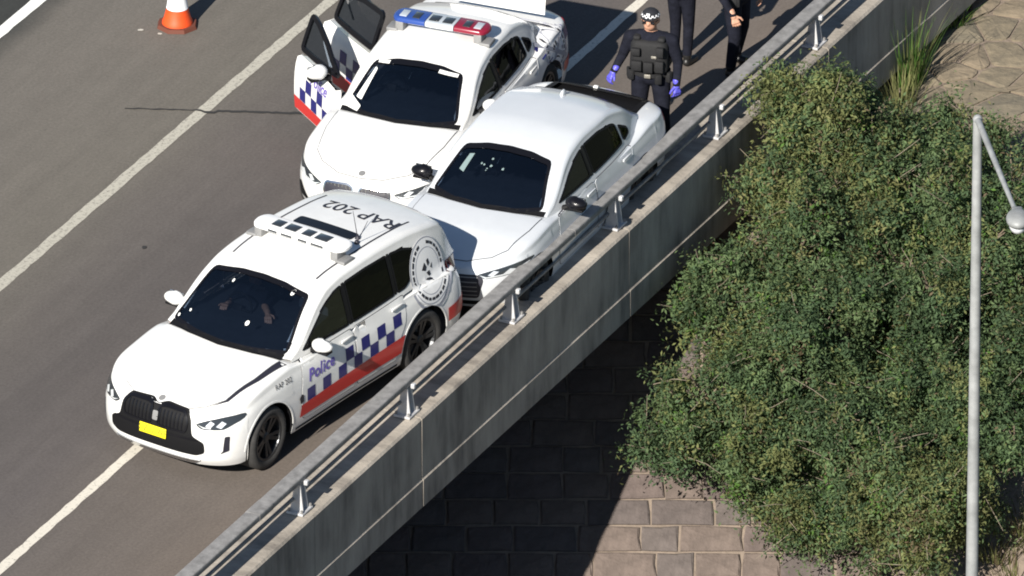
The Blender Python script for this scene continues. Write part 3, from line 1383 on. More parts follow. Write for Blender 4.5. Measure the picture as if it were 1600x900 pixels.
        pr = parent or self.root
        for q in blue:
            patch('blue_check', q, view, self.bvh, 0.0085, M_BLUE, pr, 0.09, 0.0, pivot)
        return pr

    def roundel(self, cx, cz, r, view, parent=None, pivot=None, sx=1.0):
        pr = parent or self.root
        N = 40
        disc = []
        for i in range(N):
            a = 2 * math.pi * i / N
            rr = r * (1 + (0.05 * math.cos(5 * a + 0.4) if math.sin(a) < -0.35 else 0.0))
            disc.append((cx + sx * rr * 0.92 * math.cos(a), cz + rr * (1.05 if math.sin(a) < 0 else 1.0) * math.sin(a)))
        d = patch('badge_decal', disc, view, self.bvh, 0.0075, M_DECALW, pr, 0.08, pivot=pivot)
        par = d if parent is None else parent
        dash = []
        for i in range(26):
            a = 2 * math.pi * i / 26
            if 1.25 < a < 1.9:
                continue
            da = 0.075 + 0.03 * ((i * 7) % 3) / 2

            def P(rr, aa):
                return (cx + sx * rr * 0.92 * math.cos(aa), cz + rr * math.sin(aa))
            dash.append([P(r * 0.78, a - da), P(r * 0.78, a + da), P(r * 0.87, a + da), P(r * 0.87, a - da)])

        def Q(pts):
            return [(cx + sx * r * x, cz + r * y) for x, y in pts]
        eagle = [Q([(-0.30, 0.10), (-0.12, 0.28), (-0.04, 0.12), (-0.12, 0.02)]), Q([(0.0, 0.30), (0.10, 0.34), (0.14, 0.18), (0.02, 0.12)]),
                 Q([(0.14, 0.05), (0.26, 0.16), (0.22, -0.02)]), Q([(-0.10, -0.04), (0.06, -0.02), (0.10, -0.16), (0.0, -0.18)]),
                 Q([(-0.18, -0.26), (0.10, -0.34), (0.24, -0.44), (0.20, -0.34), (0.04, -0.25), (-0.12, -0.20)])]
        tag(multi_patch('badge_lettering', dash + eagle, view, self.bvh, 0.0105, M_INK, par, 0.1, pivot), kind='stuff')
        rings = []
        for i in range(40):
            a0, a1 = 2 * math.pi * i / 40, 2 * math.pi * (i + 1) / 40
            for rA, rB in ((0.955, 0.985), (0.67, 0.69)):
                rings.append([(cx + sx * r * rr * 0.92 * math.cos(a), cz + r * rr * math.sin(a)) for rr, a in ((rA, a0), (rA, a1), (rB, a1), (rB, a0))])
        for i in range(10):
            a0, a1 = rad(200 + 14 * i), rad(200 + 14 * (i + 1))
            rings.append([(cx + sx * r * rr * 0.92 * math.cos(a), cz + r * rr * (1.04 + 0.03 * math.cos(5 * a)) * math.sin(a)) for rr, a in ((1.06, a0), (1.06, a1), (1.14, a1), (1.14, a0))])
        multi_patch('badge_ring', rings, view, self.bvh, 0.0098, M_BADGEG, par, 0.1, pivot)
        return d

# ---- marked four wheel drive (nearest car)
SUV = dict(
    wb=1.4875, wr=0.375, rim=0.272, tw=0.29, arch=0.432, xf=2.36, xr=-2.50, w=0.995, sill=0.25, bot_f=0.24, bot_r=0.30, spokes=5, steer=4,
    nose=0.78, tail=0.55, nf=3.0, nr=3.4, hp=4.2, mirror_y=1.04, gsh=0.95,
    top=[(-2.5, 1.0), (-2.2, 1.05), (0.80, 1.07), (1.08, 1.14), (1.5, 1.095), (1.9, 1.025), (2.2, 0.95), (2.36, 0.86)],
    shoulder=[(-2.5, 0.95), (-1.5, 1.02), (0, 1.01), (0.9, 1.015), (1.5, 0.96), (2.0, 0.87), (2.36, 0.76)],
    lean_f=[(0.2, -0.10), (0.35, -0.02), (0.55, 0), (0.75, -0.02), (0.9, -0.10), (1.0, -0.18)],
    lean_r=[(0.2, -0.10), (0.5, 0), (0.8, -0.02), (1.05, -0.10)],
    cab=dict(x=(-2.40, 0.93), r=0.068, crown=0.03, tumble=0.215, bow_f=0.17, bow_r=0.10, mid=0.1, midr=-1.4,
             roof=[(0.93, 1.12), (0.6, 1.375), (0.27, 1.615), (0.08, 1.705), (-0.25, 1.752), (-0.8, 1.768), (-1.4, 1.742), (-1.85, 1.67), (-2.1, 1.60), (-2.28, 1.33), (-2.40, 1.08)],
             w=[(0.93, 0.875), (0.3, 0.915), (-0.6, 0.93), (-1.6, 0.90), (-2.1, 0.84), (-2.40, 0.74)],
             belt=[(0.93, 1.11), (-0.2, 1.10), (-2.40, 1.12)]),
    win=dict(front=[(-0.80, 1.15), (-0.4, 1.135), (0, 1.13), (0.4, 1.135), (0.80, 1.15), (0.665, 1.605), (0.3, 1.65), (0, 1.66), (-0.3, 1.65), (-0.665, 1.605)],
             rear=[(-0.62, 1.14), (0.62, 1.14), (0.54, 1.50), (-0.54, 1.50)],
             side=[[(0.74, 1.14), (0.50, 1.32), (0.25, 1.49), (0.02, 1.585), (-0.14, 1.61), (-0.14, 1.13)],
                   [(-0.19, 1.13), (-0.19, 1.615), (-0.6, 1.63), (-1.02, 1.62), (-1.02, 1.14)],
                   [(-1.06, 1.14), (-1.06, 1.617), (-1.32, 1.585), (-1.50, 1.52), (-1.55, 1.42), (-1.40, 1.22), (-1.25, 1.145)]],
             pillar=[[(-0.19, 1.13), (-0.14, 1.13), (-0.14, 1.61), (-0.19, 1.615)], [(-1.06, 1.14), (-1.02, 1.14), (-1.02, 1.62), (-1.06, 1.617)]]),
    deck=[(-2.15, -0.75), (0.3, -0.84), (0.86, -0.78), (1.0, -0.45), (1.07, 0), (1.0, 0.45), (0.86, 0.78), (0.3, 0.84), (-2.15, 0.75)],
    dash=0.42, seat_x=-0.25, belt0=1.10, mir_x=0.38, mir_z=1.55)

c1 = Car('police_car', (-2.668, -2.719), 234.4, SUV, 'white police four-wheel drive in front, with RAP 202 on its roof', 'police car', M_WHITE)


def suv_front(c):
    B = c.bvh
    # bonnet panel with a gap along its left edge
    hood = [(2.26, -0.30), (2.28, 0.0), (2.26, 0.30), (2.12, 0.56), (1.95, 0.70), (1.5, 0.775), (1.05, 0.79), (1.12, 0.45), (1.17, 0.0), (1.12, -0.45), (1.05, -0.79), (1.5, -0.775), (1.95, -0.70), (2.12, -0.56)]
    b = c.p('bonnet', hood, 'T', 0.012, c.paint, 0.12, 0.008)
    gap = [(2.10, 0.60), (1.95, 0.705), (1.5, 0.78), (1.05, 0.795), (1.03, 0.885), (1.5, 0.835), (1.95, 0.74)]
    c.p('bonnet_gap', gap, 'T', 0.004, M_INK, 0.1, parent=b)
    ring_patch('shut_line', inset_poly(hood, -0.006), 0.012, 'T', B, 0.0045, M_INK, b)
    c.p('wiper_cowl', [(1.02, -0.78), (1.10, -0.45), (1.15, 0), (1.10, 0.45), (1.02, 0.78), (0.92, 0.78), (1.02, 0.4), (1.06, 0), (1.02, -0.4), (0.92, -0.78)], 'T', 0.006, M_BLACKP, 0.1)
    # black front grille mask and lower intake
    mask = [(-0.54, 0.385), (0.54, 0.385), (0.64, 0.43), (0.64, 0.55), (0.50, 0.62), (0.47, 0.80), (0.40, 0.885), (0.10, 0.895), (0.0, 0.865), (-0.10, 0.895), (-0.40, 0.885), (-0.47, 0.80), (-0.50, 0.62), (-0.64, 0.55), (-0.64, 0.43)]
    g = c.p('grille', round_poly(mask, 0.03, 2), 'F', 0.014, M_BLACKP, 0.04, 0.004)
    for sd in (-1, 1):
        kid = [(sd * 0.035, 0.64), (sd * 0.43, 0.64), (sd * 0.455, 0.78), (sd * 0.39, 0.87), (sd * 0.10, 0.88), (sd * 0.03, 0.85)]
        ring_patch('grille_frame', round_poly(kid, 0.05, 3), 0.022, 'F', B, 0.028, M_GLOSSB, g, rim=0.01)
        for i in range(7):
            y = sd * (0.07 + 0.05 * i)
            c.p('grille_slat', [(y - 0.009, 0.655), (y + 0.009, 0.655), (y + 0.009, 0.835), (y - 0.009, 0.835)], 'F', 0.022, M_GLOSSB, 0.04, parent=g)
    c.p('grille_emblem', round_poly([(-0.02, 0.70), (0.05, 0.70), (0.05, 0.80), (-0.02, 0.80)], 0.015, 2), 'F', 0.030, M_GREYM, 0.1, parent=g)
    c.p('lower_intake_bar', [(-0.60, 0.575), (0.60, 0.575), (0.56, 0.60), (-0.56, 0.60)], 'F', 0.026, M_GLOSSB, 0.1, parent=g)
    c.p('skid_plate', [(-0.50, 0.275), (0.50, 0.275), (0.58, 0.325), (-0.58, 0.325)], 'F', 0.02, M_CHROME, 0.1, 0.01)
    # headlights
    for sd in (-1, 1):
        hl = [(sd * 0.52, 0.765), (sd * 0.60, 0.715), (sd * 0.82, 0.72), (sd * 0.945, 0.815), (sd * 0.935, 0.87), (sd * 0.80, 0.855), (sd * 0.64, 0.815)]
        h = c.p('headlight', round_poly(hl, 0.03, 2), 'F', 0.006, M_LAMPD, 0.06, 0.004)
        for i in (0, 1):
            y0 = 0.64 + 0.105 * i
            c.p('lamp_element', [(sd * y0, 0.755), (sd * (y0 + 0.05), 0.735), (sd * (y0 + 0.085), 0.785), (sd * (y0 + 0.04), 0.81)], 'F', 0.011, M_LAMP, 0.06, parent=h)
        c.p('lamp_element', [(sd * 0.55, 0.765), (sd * 0.62, 0.73), (sd * 0.70, 0.728), (sd * 0.70, 0.738), (sd * 0.62, 0.745)], 'F', 0.0115, M_LAMP, 0.06, parent=h)
        c.p('air_curtain_slot', round_poly([(sd * 0.79, 0.42), (sd * 0.87, 0.46), (sd * 0.875, 0.64), (sd * 0.835, 0.64), (sd * 0.82, 0.46)], 0.012, 2), 'F', 0.006, M_INK, 0.06)
    # roundel on the nose, number plate
    c.p('bonnet_emblem', [(2.20 + 0.04 * math.cos(a), 0.04 * math.sin(a)) for a in np.linspace(0, 2 * math.pi, 16, endpoint=False)], 'T', 0.017, M_GREYM, 0.1)
    pl, n = cast(B, 'F', 0, 0.575, 0.03)
    p = box('number_plate', (pl.x, 0.0, 0.575), (0.012, 0.37, 0.115), M_YELLOW, c.root, 0.004, rot=Matrix.Rotation(rad(-6), 3, 'Y'))
    fl = BVHTree.FromPolygons([(pl.x + 0.008 - 0.006, -1, 0.5), (pl.x + 0.008 - 0.006, 1, 0.5), (pl.x + 0.008 + 0.006, 1, 0.65), (pl.x + 0.008 + 0.006, -1, 0.65)], [(0, 1, 2, 3)])
    fl = BVHTree.FromPolygons([(pl.x + 0.0155, -1, 0.5), (pl.x + 0.0155, 1, 0.5), (pl.x + 0.0000, 1, 0.65), (pl.x + 0.0000, -1, 0.65)], [(0, 1, 2, 3)])
    text_patch('plate_lettering', 'CZ12 WF', 0.10, lambda tx, ty: (tx * 0.95, 0.575 + ty), 'F', fl, 0.001, M_YINK, p)


suv_front(c1)


def suv_sides(c):
    B = c.bvh
    fd = [(0.86, 0.37), (0.90, 0.62), (0.82, 1.07), (-0.165, 1.08), (-0.165, 0.37)]
    rd = [(-0.195, 0.37), (-0.95, 0.37), (-0.99, 0.58), (-1.12, 0.78), (-1.17, 1.09), (-0.195, 1.08)]
    for view in ('L', 'R'):
        c.door(fd, view, (-0.02, 1.0))
        c.door(rd, view, (-0.98, 1.01))
    # wheel arch lips
    for sx in (1, -1):
        for view in ('L', 'R'):
            pts = []
            for i in range(21):
                a = rad(-8 + 196 * i / 20)
                pts.append((sx * 1.4875 + 0.434 * math.cos(a), 0.375 + 0.434 * math.sin(a)))
            out = [(sx * 1.4875 + 0.455 * math.cos(rad(-8 + 196 * i / 20)), 0.375 + 0.455 * math.sin(rad(-8 + 196 * i / 20))) for i in range(20, -1, -1)]
            c.p('arch_lip', [(a, max(0.27, b)) for a, b in pts[1:-1] + out[1:-1]], view, 0.004, c.paint, 0.12, 0.006)
    zf = lambda x: 0.565 + 0.034 * (0.9 - x)
    for view in ('L', 'R'):
        c.checkers((0.94, -1.20), zf, 2, 0.152, view, phase=1, skip=((0, 1), (2, 1), (4, 1), (13, 0)), half=(), w=0.1525)
        c.p('red_stripe', [(0.93, 0.415), (0.1, 0.415), (-1.03, 0.42), (-1.07, 0.55), (-1.10, zf(-1.10) - 0.004), (0, zf(0) - 0.004), (0.90, zf(0.9) - 0.004)], view, 0.0085, M_RED, 0.1)
        c.p('red_stripe', [(-1.95, 0.45), (-2.30, 0.47), (-2.32, 0.66), (-1.94, 0.62)], view, 0.0085, M_RED, 0.1)
        c.roundel(-1.70, 1.17, 0.385, view, sx=1 if view == 'R' else -1)
        sg = -1 if view == 'L' else 1
        text_patch('police_lettering', 'Police', 0.20, lambda tx, ty: (0.50 + sg * tx, 0.865 + ty - 0.034 * (sg * tx)), view, B, 0.0105, M_VIOLET, c.root, shear=0.2, bold=0.004, space=1.05)
        text_patch('unit_lettering', 'RAP 202', 0.085, lambda tx, ty: (1.20 + sg * tx, 0.95 + ty), view, B, 0.008, M_INK, c.root)
        c.p('sill_trim', [(0.98, 0.27), (-0.98, 0.27), (-0.98, 0.30), (0.98, 0.30)], view, 0.004, M_BLACKP, 0.1)
        c.p('tail_light', round_poly([(-2.02, 1.03), (-2.40, 0.90), (-2.40, 1.08), (-2.10, 1.12)], 0.02, 2), view, 0.008, mat('smoked tail lamp', (0.035, 0.004, 0.006), 0.2, 0, 0.5), 0.06, 0.004)
        c.p('scuff', [(0.86, 0.60), (0.92, 0.58), (0.94, 0.66), (0.90, 0.70), (0.86, 0.68)], view, 0.0105, M_INK, 0.1) if view == 'L' else None
    c.mirror(0.56, 1.19, 1, c.paint)
    c.mirror(0.56, 1.19, -1, c.paint)


suv_sides(c1)


def suv_roof(c):
    B = c.bvh
    text_patch('roof_lettering', 'RAP 202', 0.31, lambda tx, ty: (-1.52 + ty * 1.05, 0.08 - tx * 0.92), 'T', B, 0.004, M_INK, c.root, bold=0.004)
    # panoramic roof glass behind the bar
    c.p('sunroof', [(-0.86, -0.42), (-0.86, 0.40), (-1.04, 0.40), (-1.04, -0.42)], 'T', 0.006, M_GLOSSB, 0.1, 0.004, r=0.04)
    for sd in (-1, 1):
        pts = [(x, sd * (0.60 - 0.02 * abs(x + 0.7))) for x in np.linspace(0.05, -1.75, 12)]
        c.p('roof_seam', [(a, b - 0.011) for a, b in pts] + [(a, b + 0.011) for a, b in pts[::-1]], 'T', 0.004, M_INK, 0.15)
    for x, y, dx in ((-0.95, 0.44, -0.10), (-0.85, 0.50, 0.12)):
        p, n = cast(B, 'T', x, y, 0)
        a = tube('antenna', p, p + Vector((-0.05, dx, 0.30)), 0.006, M_INK, c.root, 0.003, 6)
        tube('antenna_base', p, p + Vector((0, 0, 0.035)), 0.035, M_INK, a, 0.02, 12)


suv_roof(c1)


def light_bar(c, x, z, half, kind):
    root = None
    bm = bmesh.new()
    hw, dp, h = half, 0.15, 0.075
    # capsule plan housing
    n = 10
    out = []
    for i in range(n + 1):
        a = -math.pi / 2 + math.pi * i / n
        out.append((dp * math.sin(a) * -1, hw - 0.10 + 0.10 * math.cos(a)))
    for i in range(n + 1):
        a = math.pi / 2 + math.pi * i / n
        out.append((dp * math.sin(a) * -1, -hw + 0.10 + 0.10 * math.cos(a)))
    lay = [(0.86, 0.0), (1.0, 0.02), (1.0, h - 0.025), (0.9, h - 0.006), (0.78, h)]
    rows = [[bm.verts.new((x + a * s, b * (1 - (1 - s) * 0.25), z + zz)) for a, b in out] for s, zz in lay]
    k = len(out)
    for r0, r1 in zip(rows[:-1], rows[1:]):
        for i in range(k):
            bm.faces.new((r0[i], r0[(i + 1) % k], r1[(i + 1) % k], r1[i]))
    bm.faces.new(rows[0][::-1])
    bm.faces.new(rows[-1])
    bmesh.ops.recalc_face_normals(bm, faces=bm.faces)
    M_HOUS = M_DECALW if kind == 'white' else M_BARCLR
    if kind == 'white':
        bar = from_bm('light_bar', bm, M_HOUS, c.root, True, 40)
        for i, (a, b) in enumerate(((-0.40, -0.25), (-0.22, -0.04), (0.02, 0.17), (0.20, 0.40))):
            box('lens', (x + 0.01, (a + b) / 2, z + h + 0.004), (0.145, b - a - 0.02, 0.012), M_LAMPD, bar, 0.004)
            box('lens', (x + 0.137, (a + b) / 2, z + 0.035), (0.03, b - a - 0.02, 0.03), M_LAMPD, bar, 0.004)
    else:
        # split the dome into blue, clear and red sections
        bar = None
        me = bpy.data.meshes.new('t')
        bm.to_mesh(me)
        bm.free()
        for nm, m, lo, hi in (('light_bar', M_BARCLR, -0.17, 0.19), ('blue_beacon', M_BARBLUE, -9, -0.17), ('red_beacon', M_BARRED, 0.19, 9)):
            b2 = bmesh.new()
            b2.from_mesh(me)
            for co, no in ((lo, -1), (hi, 1)):
                if abs(co) < 5:
                    r = bmesh.ops.bisect_plane(b2, geom=list(b2.verts) + list(b2.edges) + list(b2.faces), plane_co=(0, co - 0.004 * no, 0), plane_no=(0, no, 0), clear_outer=True)
                    bmesh.ops.holes_fill(b2, edges=[e for e in b2.edges if e.is_boundary])
            o = from_bm(nm, b2, m, bar or c.root, True, 40)
            bar = bar or o
        bpy.data.meshes.remove(me)
        for y in (-0.46, -0.30, 0.33, 0.47):
            box('beacon_module', (x + 0.02, y, z + h + 0.003), (0.16, 0.09, 0.012), M_BARCLR if abs(y) > 0.4 else M_LAMPD, bar, 0.004)
        for y in (-0.08, 0.09):
            box('beacon_module', (x + 0.02, y, z + h + 0.004), (0.15, 0.12, 0.012), M_LAMPD, bar, 0.004)
        box('front_lamp', (x + 0.145, 0.0, z + 0.035), (0.02, 0.30, 0.03), M_DECALW, bar, 0.004)
    for sd in (-1, 1):
        yy = sd * (half - 0.11)
        p, _ = cast(c.bvh, 'T', x + 0.05, yy, 0)
        bm = bmesh.new()
        bm_box(bm, (x + 0.06, yy, (p.z + z) / 2 + 0.005), (0.17, 0.10, z - p.z + 0.03), bevel=0.012)
        bm_box(bm, (x + 0.06, sd * (half - 0.02), p.z + 0.0), (0.20, 0.14, 0.05), bevel=0.015)
        from_bm('mounting_foot', bm, M_GREYM, bar, True, 40)
    return bar


light_bar(c1, -0.50, 1.835, 0.645, 'white')

# ---- sedans
SED = dict(
    wb=1.4875, wr=0.34, rim=0.245, tw=0.26, arch=0.392, xf=2.34, xr=-2.45, w=0.935, sill=0.21, bot_f=0.20, bot_r=0.26, spokes=5, steer=0,
    nose=0.95, tail=0.6, nf=2.7, nr=3.2, hp=3.8, mirror_y=1.0, gsh=0.95,
    top=[(-2.45, 0.97), (-2.2, 1.02), (-1.75, 1.03), (-1.2, 0.93), (0.75, 0.92), (1.05, 0.965), (1.5, 0.935), (1.9, 0.875), (2.15, 0.81), (2.34, 0.72)],
    shoulder=[(-2.45, 0.87), (-2.0, 0.92), (-1, 0.89), (0.8, 0.87), (1.4, 0.82), (1.9, 0.75), (2.34, 0.63)],
    lean_f=[(0.2, -0.12), (0.38, -0.02), (0.55, 0), (0.7, -0.04), (0.85, -0.14)],
    lean_r=[(0.2, -0.1), (0.5, 0), (0.8, 0.0), (1.05, -0.08)],
    cab=dict(x=(-1.78, 0.92), r=0.075, crown=0.028, tumble=0.36, bow_f=0.18, bow_r=0.12, mid=0.1, midr=-0.8,
             roof=[(0.92, 0.935), (0.55, 1.175), (0.22, 1.365), (0.04, 1.425), (-0.35, 1.468), (-0.85, 1.455), (-1.2, 1.37), (-1.78, 1.02)],
             w=[(0.92, 0.78), (0.3, 0.845), (-0.6, 0.855), (-1.2, 0.82), (-1.78, 0.70)],
             belt=[(0.92, 0.93), (-0.2, 0.94), (-1.78, 0.97)]),
    win=dict(front=[(-0.70, 0.975), (-0.4, 0.955), (0, 0.95), (0.4, 0.955), (0.70, 0.975), (0.555, 1.325), (0.28, 1.365), (0, 1.375), (-0.28, 1.365), (-0.555, 1.325)],
             rear=[(-0.60, 1.06), (0.60, 1.06), (0.47, 1.33), (-0.47, 1.33)],
             side=[[(0.66, 0.98), (0.30, 1.185), (0.02, 1.29), (-0.15, 1.325), (-0.15, 0.98)],
                   [(-0.21, 0.98), (-0.21, 1.335), (-0.6, 1.335), (-0.92, 1.29), (-1.02, 1.25), (-1.06, 1.00)],
                   [(-1.10, 1.0), (-1.07, 1.22), (-1.28, 1.11), (-1.30, 1.03)]],
             pillar=[[(-0.21, 0.98), (-0.15, 0.98), (-0.15, 1.325), (-0.21, 1.335)]]),
    deck=[(-1.6, -0.68), (0.3, -0.79), (0.82, -0.74), (0.97, -0.42), (1.04, 0), (0.97, 0.42), (0.82, 0.74), (0.3, 0.79), (-1.6, 0.68)],
    dash=0.42, seat_x=-0.28, belt0=0.95, mir_x=0.32, mir_z=1.27)
FD = [(0.84, 0.31), (0.88, 0.58), (0.80, 0.89), (-0.165, 0.915), (-0.165, 0.31)]
RDR = [(-0.195, 0.31), (-0.93, 0.31), (-0.99, 0.50), (-1.12, 0.70), (-1.19, 0.93), (-0.195, 0.915)]
S2 = dict(SED, door_holes=[(-1, FD), (-1, RDR)], open_right=True)
c2 = Car('police_car', (-0.962, 3.346), 248.6, S2, 'white police sedan with blue and red roof beacons and its right-hand doors open', 'police car', M_WHITE)


def sedan_front(c, hood_off=0.006, kidneys=True):
    B = c.bvh
    hood = [(2.16, -0.28), (2.19, 0.0), (2.16, 0.28), (2.02, 0.53), (1.85, 0.66), (1.4, 0.73), (1.0, 0.74), (1.06, 0.42), (1.11, 0.0), (1.06, -0.42), (1.0, -0.74), (1.4, -0.73), (1.85, -0.66), (2.02, -0.53)]
    k = c.S['xf'] / 2.34
    hood = [(a * k if a > 1.3 else a, b) for a, b in hood]
    b = c.p('bonnet', hood, 'T', hood_off, c.paint, 0.12, 0.004)
    ring_patch('shut_line', inset_poly(hood, -0.008), 0.010, 'T', B, 0.0045, M_INK, b)
    c.p('wiper_cowl', [(0.96, -0.74), (1.05, -0.42), (1.10, 0), (1.05, 0.42), (0.96, 0.74), (0.88, 0.74), (0.98, 0.4), (1.03, 0), (0.98, -0.4), (0.88, -0.74)], 'T', 0.006, M_BLACKP, 0.1)
    for sd in (-1, 1):
        hl = [(sd * 0.44, 0.655), (sd * 0.52, 0.605), (sd * 0.78, 0.63), (sd * 0.875, 0.70), (sd * 0.885, 0.745), (sd * 0.74, 0.725), (sd * 0.56, 0.69)]
        h = c.p('headlight', round_poly(hl, 0.025, 2), 'F', 0.006, M_LAMPD, 0.06, 0.004)
        for y0 in (0.55, 0.69):
            c.p('lamp_element', [(sd * y0, 0.645), (sd * (y0 + 0.05), 0.63), (sd * (y0 + 0.10), 0.675), (sd * (y0 + 0.05), 0.69)], 'F', 0.011, M_LAMP, 0.06, parent=h)
        c.p('lamp_element', [(sd * 0.46, 0.652), (sd * 0.53, 0.612), (sd * 0.76, 0.636), (sd * 0.87, 0.705), (sd * 0.86, 0.712), (sd * 0.75, 0.65), (sd * 0.54, 0.628)], 'F', 0.0115, M_LAMP, 0.06, parent=h)
        c.p('air_intake', round_poly([(sd * 0.60, 0.33), (sd * 0.80, 0.36), (sd * 0.84, 0.50), (sd * 0.78, 0.54), (sd * 0.68, 0.42)], 0.02, 2), 'F', 0.006, M_BLACKP, 0.06)
        if kidneys:
            kid = [(sd * 0.03, 0.49), (sd * 0.36, 0.50), (sd * 0.42, 0.60), (sd * 0.40, 0.70), (sd * 0.10, 0.72), (sd * 0.03, 0.69)]
            g = c.p('grille', round_poly(kid, 0.04, 3), 'F', 0.005, M_INK, 0.06)
            ring_patch('grille_frame', round_poly(kid, 0.04, 3), 0.018, 'F', B, 0.016, M_CHROME, g, rim=0.006)
            for i in range(7):
                y = sd * (0.075 + 0.048 * i)
                c.p('grille_slat', [(y - 0.008, 0.51), (y + 0.008, 0.51), (y + 0.008, 0.705), (y - 0.008, 0.705)], 'F', 0.013, M_CHROME, 0.1, parent=g)
    if not kidneys:
        g = c.p('grille', round_poly([(-0.46, 0.36), (0.46, 0.36), (0.52, 0.60), (0.46, 0.655), (-0.46, 0.655), (-0.52, 0.60)], 0.04, 3), 'F', 0.006, M_INK, 0.08)
        for i in range(5):
            z = 0.40 + 0.055 * i
            c.p('grille_slat', [(-0.45, z), (0.45, z), (0.45, z + 0.012), (-0.45, z + 0.012)], 'F', 0.014, M_GREYM, 0.1, parent=g)
    c.p('lower_intake', round_poly([(-0.50, 0.27), (0.50, 0.27), (0.46, 0.40), (-0.46, 0.40)] if kidneys else [(-0.55, 0.25), (0.55, 0.25), (0.5, 0.32), (-0.5, 0.32)], 0.03, 2), 'F', 0.006, M_BLACKP, 0.08)
    c.p('bonnet_emblem', [(2.12 * k + 0.04 * math.cos(a), 0.04 * math.sin(a)) for a in np.linspace(0, 2 * math.pi, 16, endpoint=False)], 'T', hood_off + 0.004, M_GREYM, 0.1)


sedan_front(c2)


def sedan_police(c):
    B = c.bvh
    zf = lambda x: 0.44 + 0.03 * (0.85 - x)
    for view in ('L',):
        c.door(FD, view, (-0.02, 0.84))
        c.door(RDR, view, (-0.98, 0.86))
        c.checkers((0.84, -1.14), zf, 2, 0.14, view, phase=1, skip=((0, 1), (12, 0), (13, 0), (13, 1), (12, 1)), w=0.14)
        c.p('red_stripe', [(0.86, 0.32), (-0.94, 0.32), (-0.97, zf(-0.97) - 0.004), (0.84, zf(0.84) - 0.004)], view, 0.0085, M_RED, 0.1)
    for view in ('L', 'R'):
        c.roundel(-1.70, 0.80, 0.31, view, sx=1 if view == 'R' else -1)
        c.p('tail_light', round_poly([(-2.12, 0.86), (-2.44, 0.80), (-2.44, 0.92), (-2.2, 0.95)], 0.02, 2), view, 0.008, M_TAIL, 0.06, 0.004)
        c.p('red_stripe', [(-1.92, 0.42), (-2.25, 0.42), (-2.25, 0.56), (-1.90, 0.54)], view, 0.0085, M_RED, 0.1)
    c.checkers((-1.30, -2.2), lambda x: 0.60 + 0.1 * (-1.3 - x), 3, 0.12, 'L', phase=0, w=0.14, skip=((2, 1), (3, 1), (2, 2), (3, 2), (4, 1), (1, 0), (2, 0), (3, 0), (0, 0)))
    c.mirror(0.50, 1.09, 1, c.paint)
    # rubber seals on the left rear quarter: curved dark bands
    for k, (a, b) in enumerate((((-1.35, 1.0), (-2.0, 0.60)), ((-1.50, 0.60), (-1.95, 0.98)))):
        A, Bv = Vector(a), Vector(b)
        n = Vector(((Bv - A).y, -(Bv - A).x)).normalized() * 0.026
        c.p('livery_band', [tuple(A + n), tuple(Bv + n), tuple(Bv - n), tuple(A - n)], 'L', 0.012, M_BADGEG, 0.1)
    # open right-hand doors
    for poly, win, hinge, ang, front in ((FD, 0, (0.84, -0.90, 0), 48, True), (RDR, 1, (-0.20, -0.905, 0), 52, False)):
        d = patch('door', round_poly(poly, 0.05, 3), 'R', B, 0.004, c.paint, c.root, 0.10, 0.075, pivot=hinge)
        d.location = (hinge[0] - (0.16 if front else 0.10), hinge[1], 0)
        d.rotation_euler = (0, 0, rad(ang))
        d.scale = (1.06, 1, 1.13)
        patch('door_trim', inset_poly(round_poly(poly, 0.05, 3), 0.01), 'R', B, -0.078, M_INTER, d, 0.12, 0.0, pivot=hinge)
        wpl = c.side[win]
        ring_patch('window_frame', inset_poly(wpl, -0.028), 0.05, 'R', c.cbvh, 0.006, M_GLOSSB, d, pivot=hinge, rim=0.03)
        patch('side_window', wpl, 'R', c.cbvh, -0.006, M_GLASS, d, 0.1, pivot=hinge)
        zf2 = zf
        if front:
            c.checkers((0.82, -0.16), zf2, 2, 0.14, 'R', parent=d, pivot=hinge, phase=1, skip=((0, 1),), w=0.14)
            c.p('red_stripe', [(0.84, 0.32), (-0.16, 0.32), (-0.16, zf(-0.16) - 0.004), (0.83, zf(0.84) - 0.004)], 'R', 0.0085, M_RED, 0.1, parent=d, pivot=hinge)
            text_patch('police_lettering', 'Police', 0.17, lambda tx, ty: (0.42 + tx, 0.79 + ty), 'R', B, 0.0105, M_VIOLET, d, pivot=hinge, shear=0.2, bold=0.003)
            c.mirror(0.55, 1.02, -1, c.paint, parent=d, pivot=hinge)
        else:
            c.checkers((-0.20, -0.95), zf2, 2, 0.14, 'R', parent=d, pivot=hinge, phase=0, w=0.14)
            c.p('red_stripe', [(-0.2, 0.32), (-0.92, 0.32), (-0.95, zf(-0.95) - 0.004), (-0.2, zf(-0.2) - 0.004)], 'R', 0.0085, M_RED, 0.1, parent=d, pivot=hinge)
            box('quarter_divider', Vector((-0.90, -0.70, 1.13)) - Vector(hinge), (0.02, 0.02, 0.28), M_GREYM, d, rot=Matrix.Rotation(rad(18), 3, 'X'))
    # papers behind the glass, labels on it
    c.p('paper_glare_patch', [(-0.70, 0.975), (-0.52, 0.965), (-0.50, 1.01), (-0.66, 1.06)], 'F', 0.010, M_PAPER, 0.05, 0.004, r=0.01)
    c.p('paper_glare_patch', [(-0.60, 1.06), (-0.52, 1.05), (-0.47, 1.28), (-0.50, 1.29)], 'F', 0.009, M_PAPER, 0.05, r=0.01)
    c.p('windscreen_label', [(-0.50, 1.315), (-0.36, 1.325), (-0.36, 1.345), (-0.50, 1.335)], 'F', 0.010, M_PAPER, 0.05)
    c.p('windscreen_label', [(0.26, 1.325), (0.50, 1.305), (0.50, 1.325), (0.26, 1.345)], 'F', 0.010, M_PAPER, 0.05)
    # raised boot lid
    lid = [(-0.60, 0.0), (0.60, 0.0), (0.58, 0.42), (0.50, 0.52), (-0.50, 0.52), (-0.58, 0.42)]
    bm = bmesh.new()
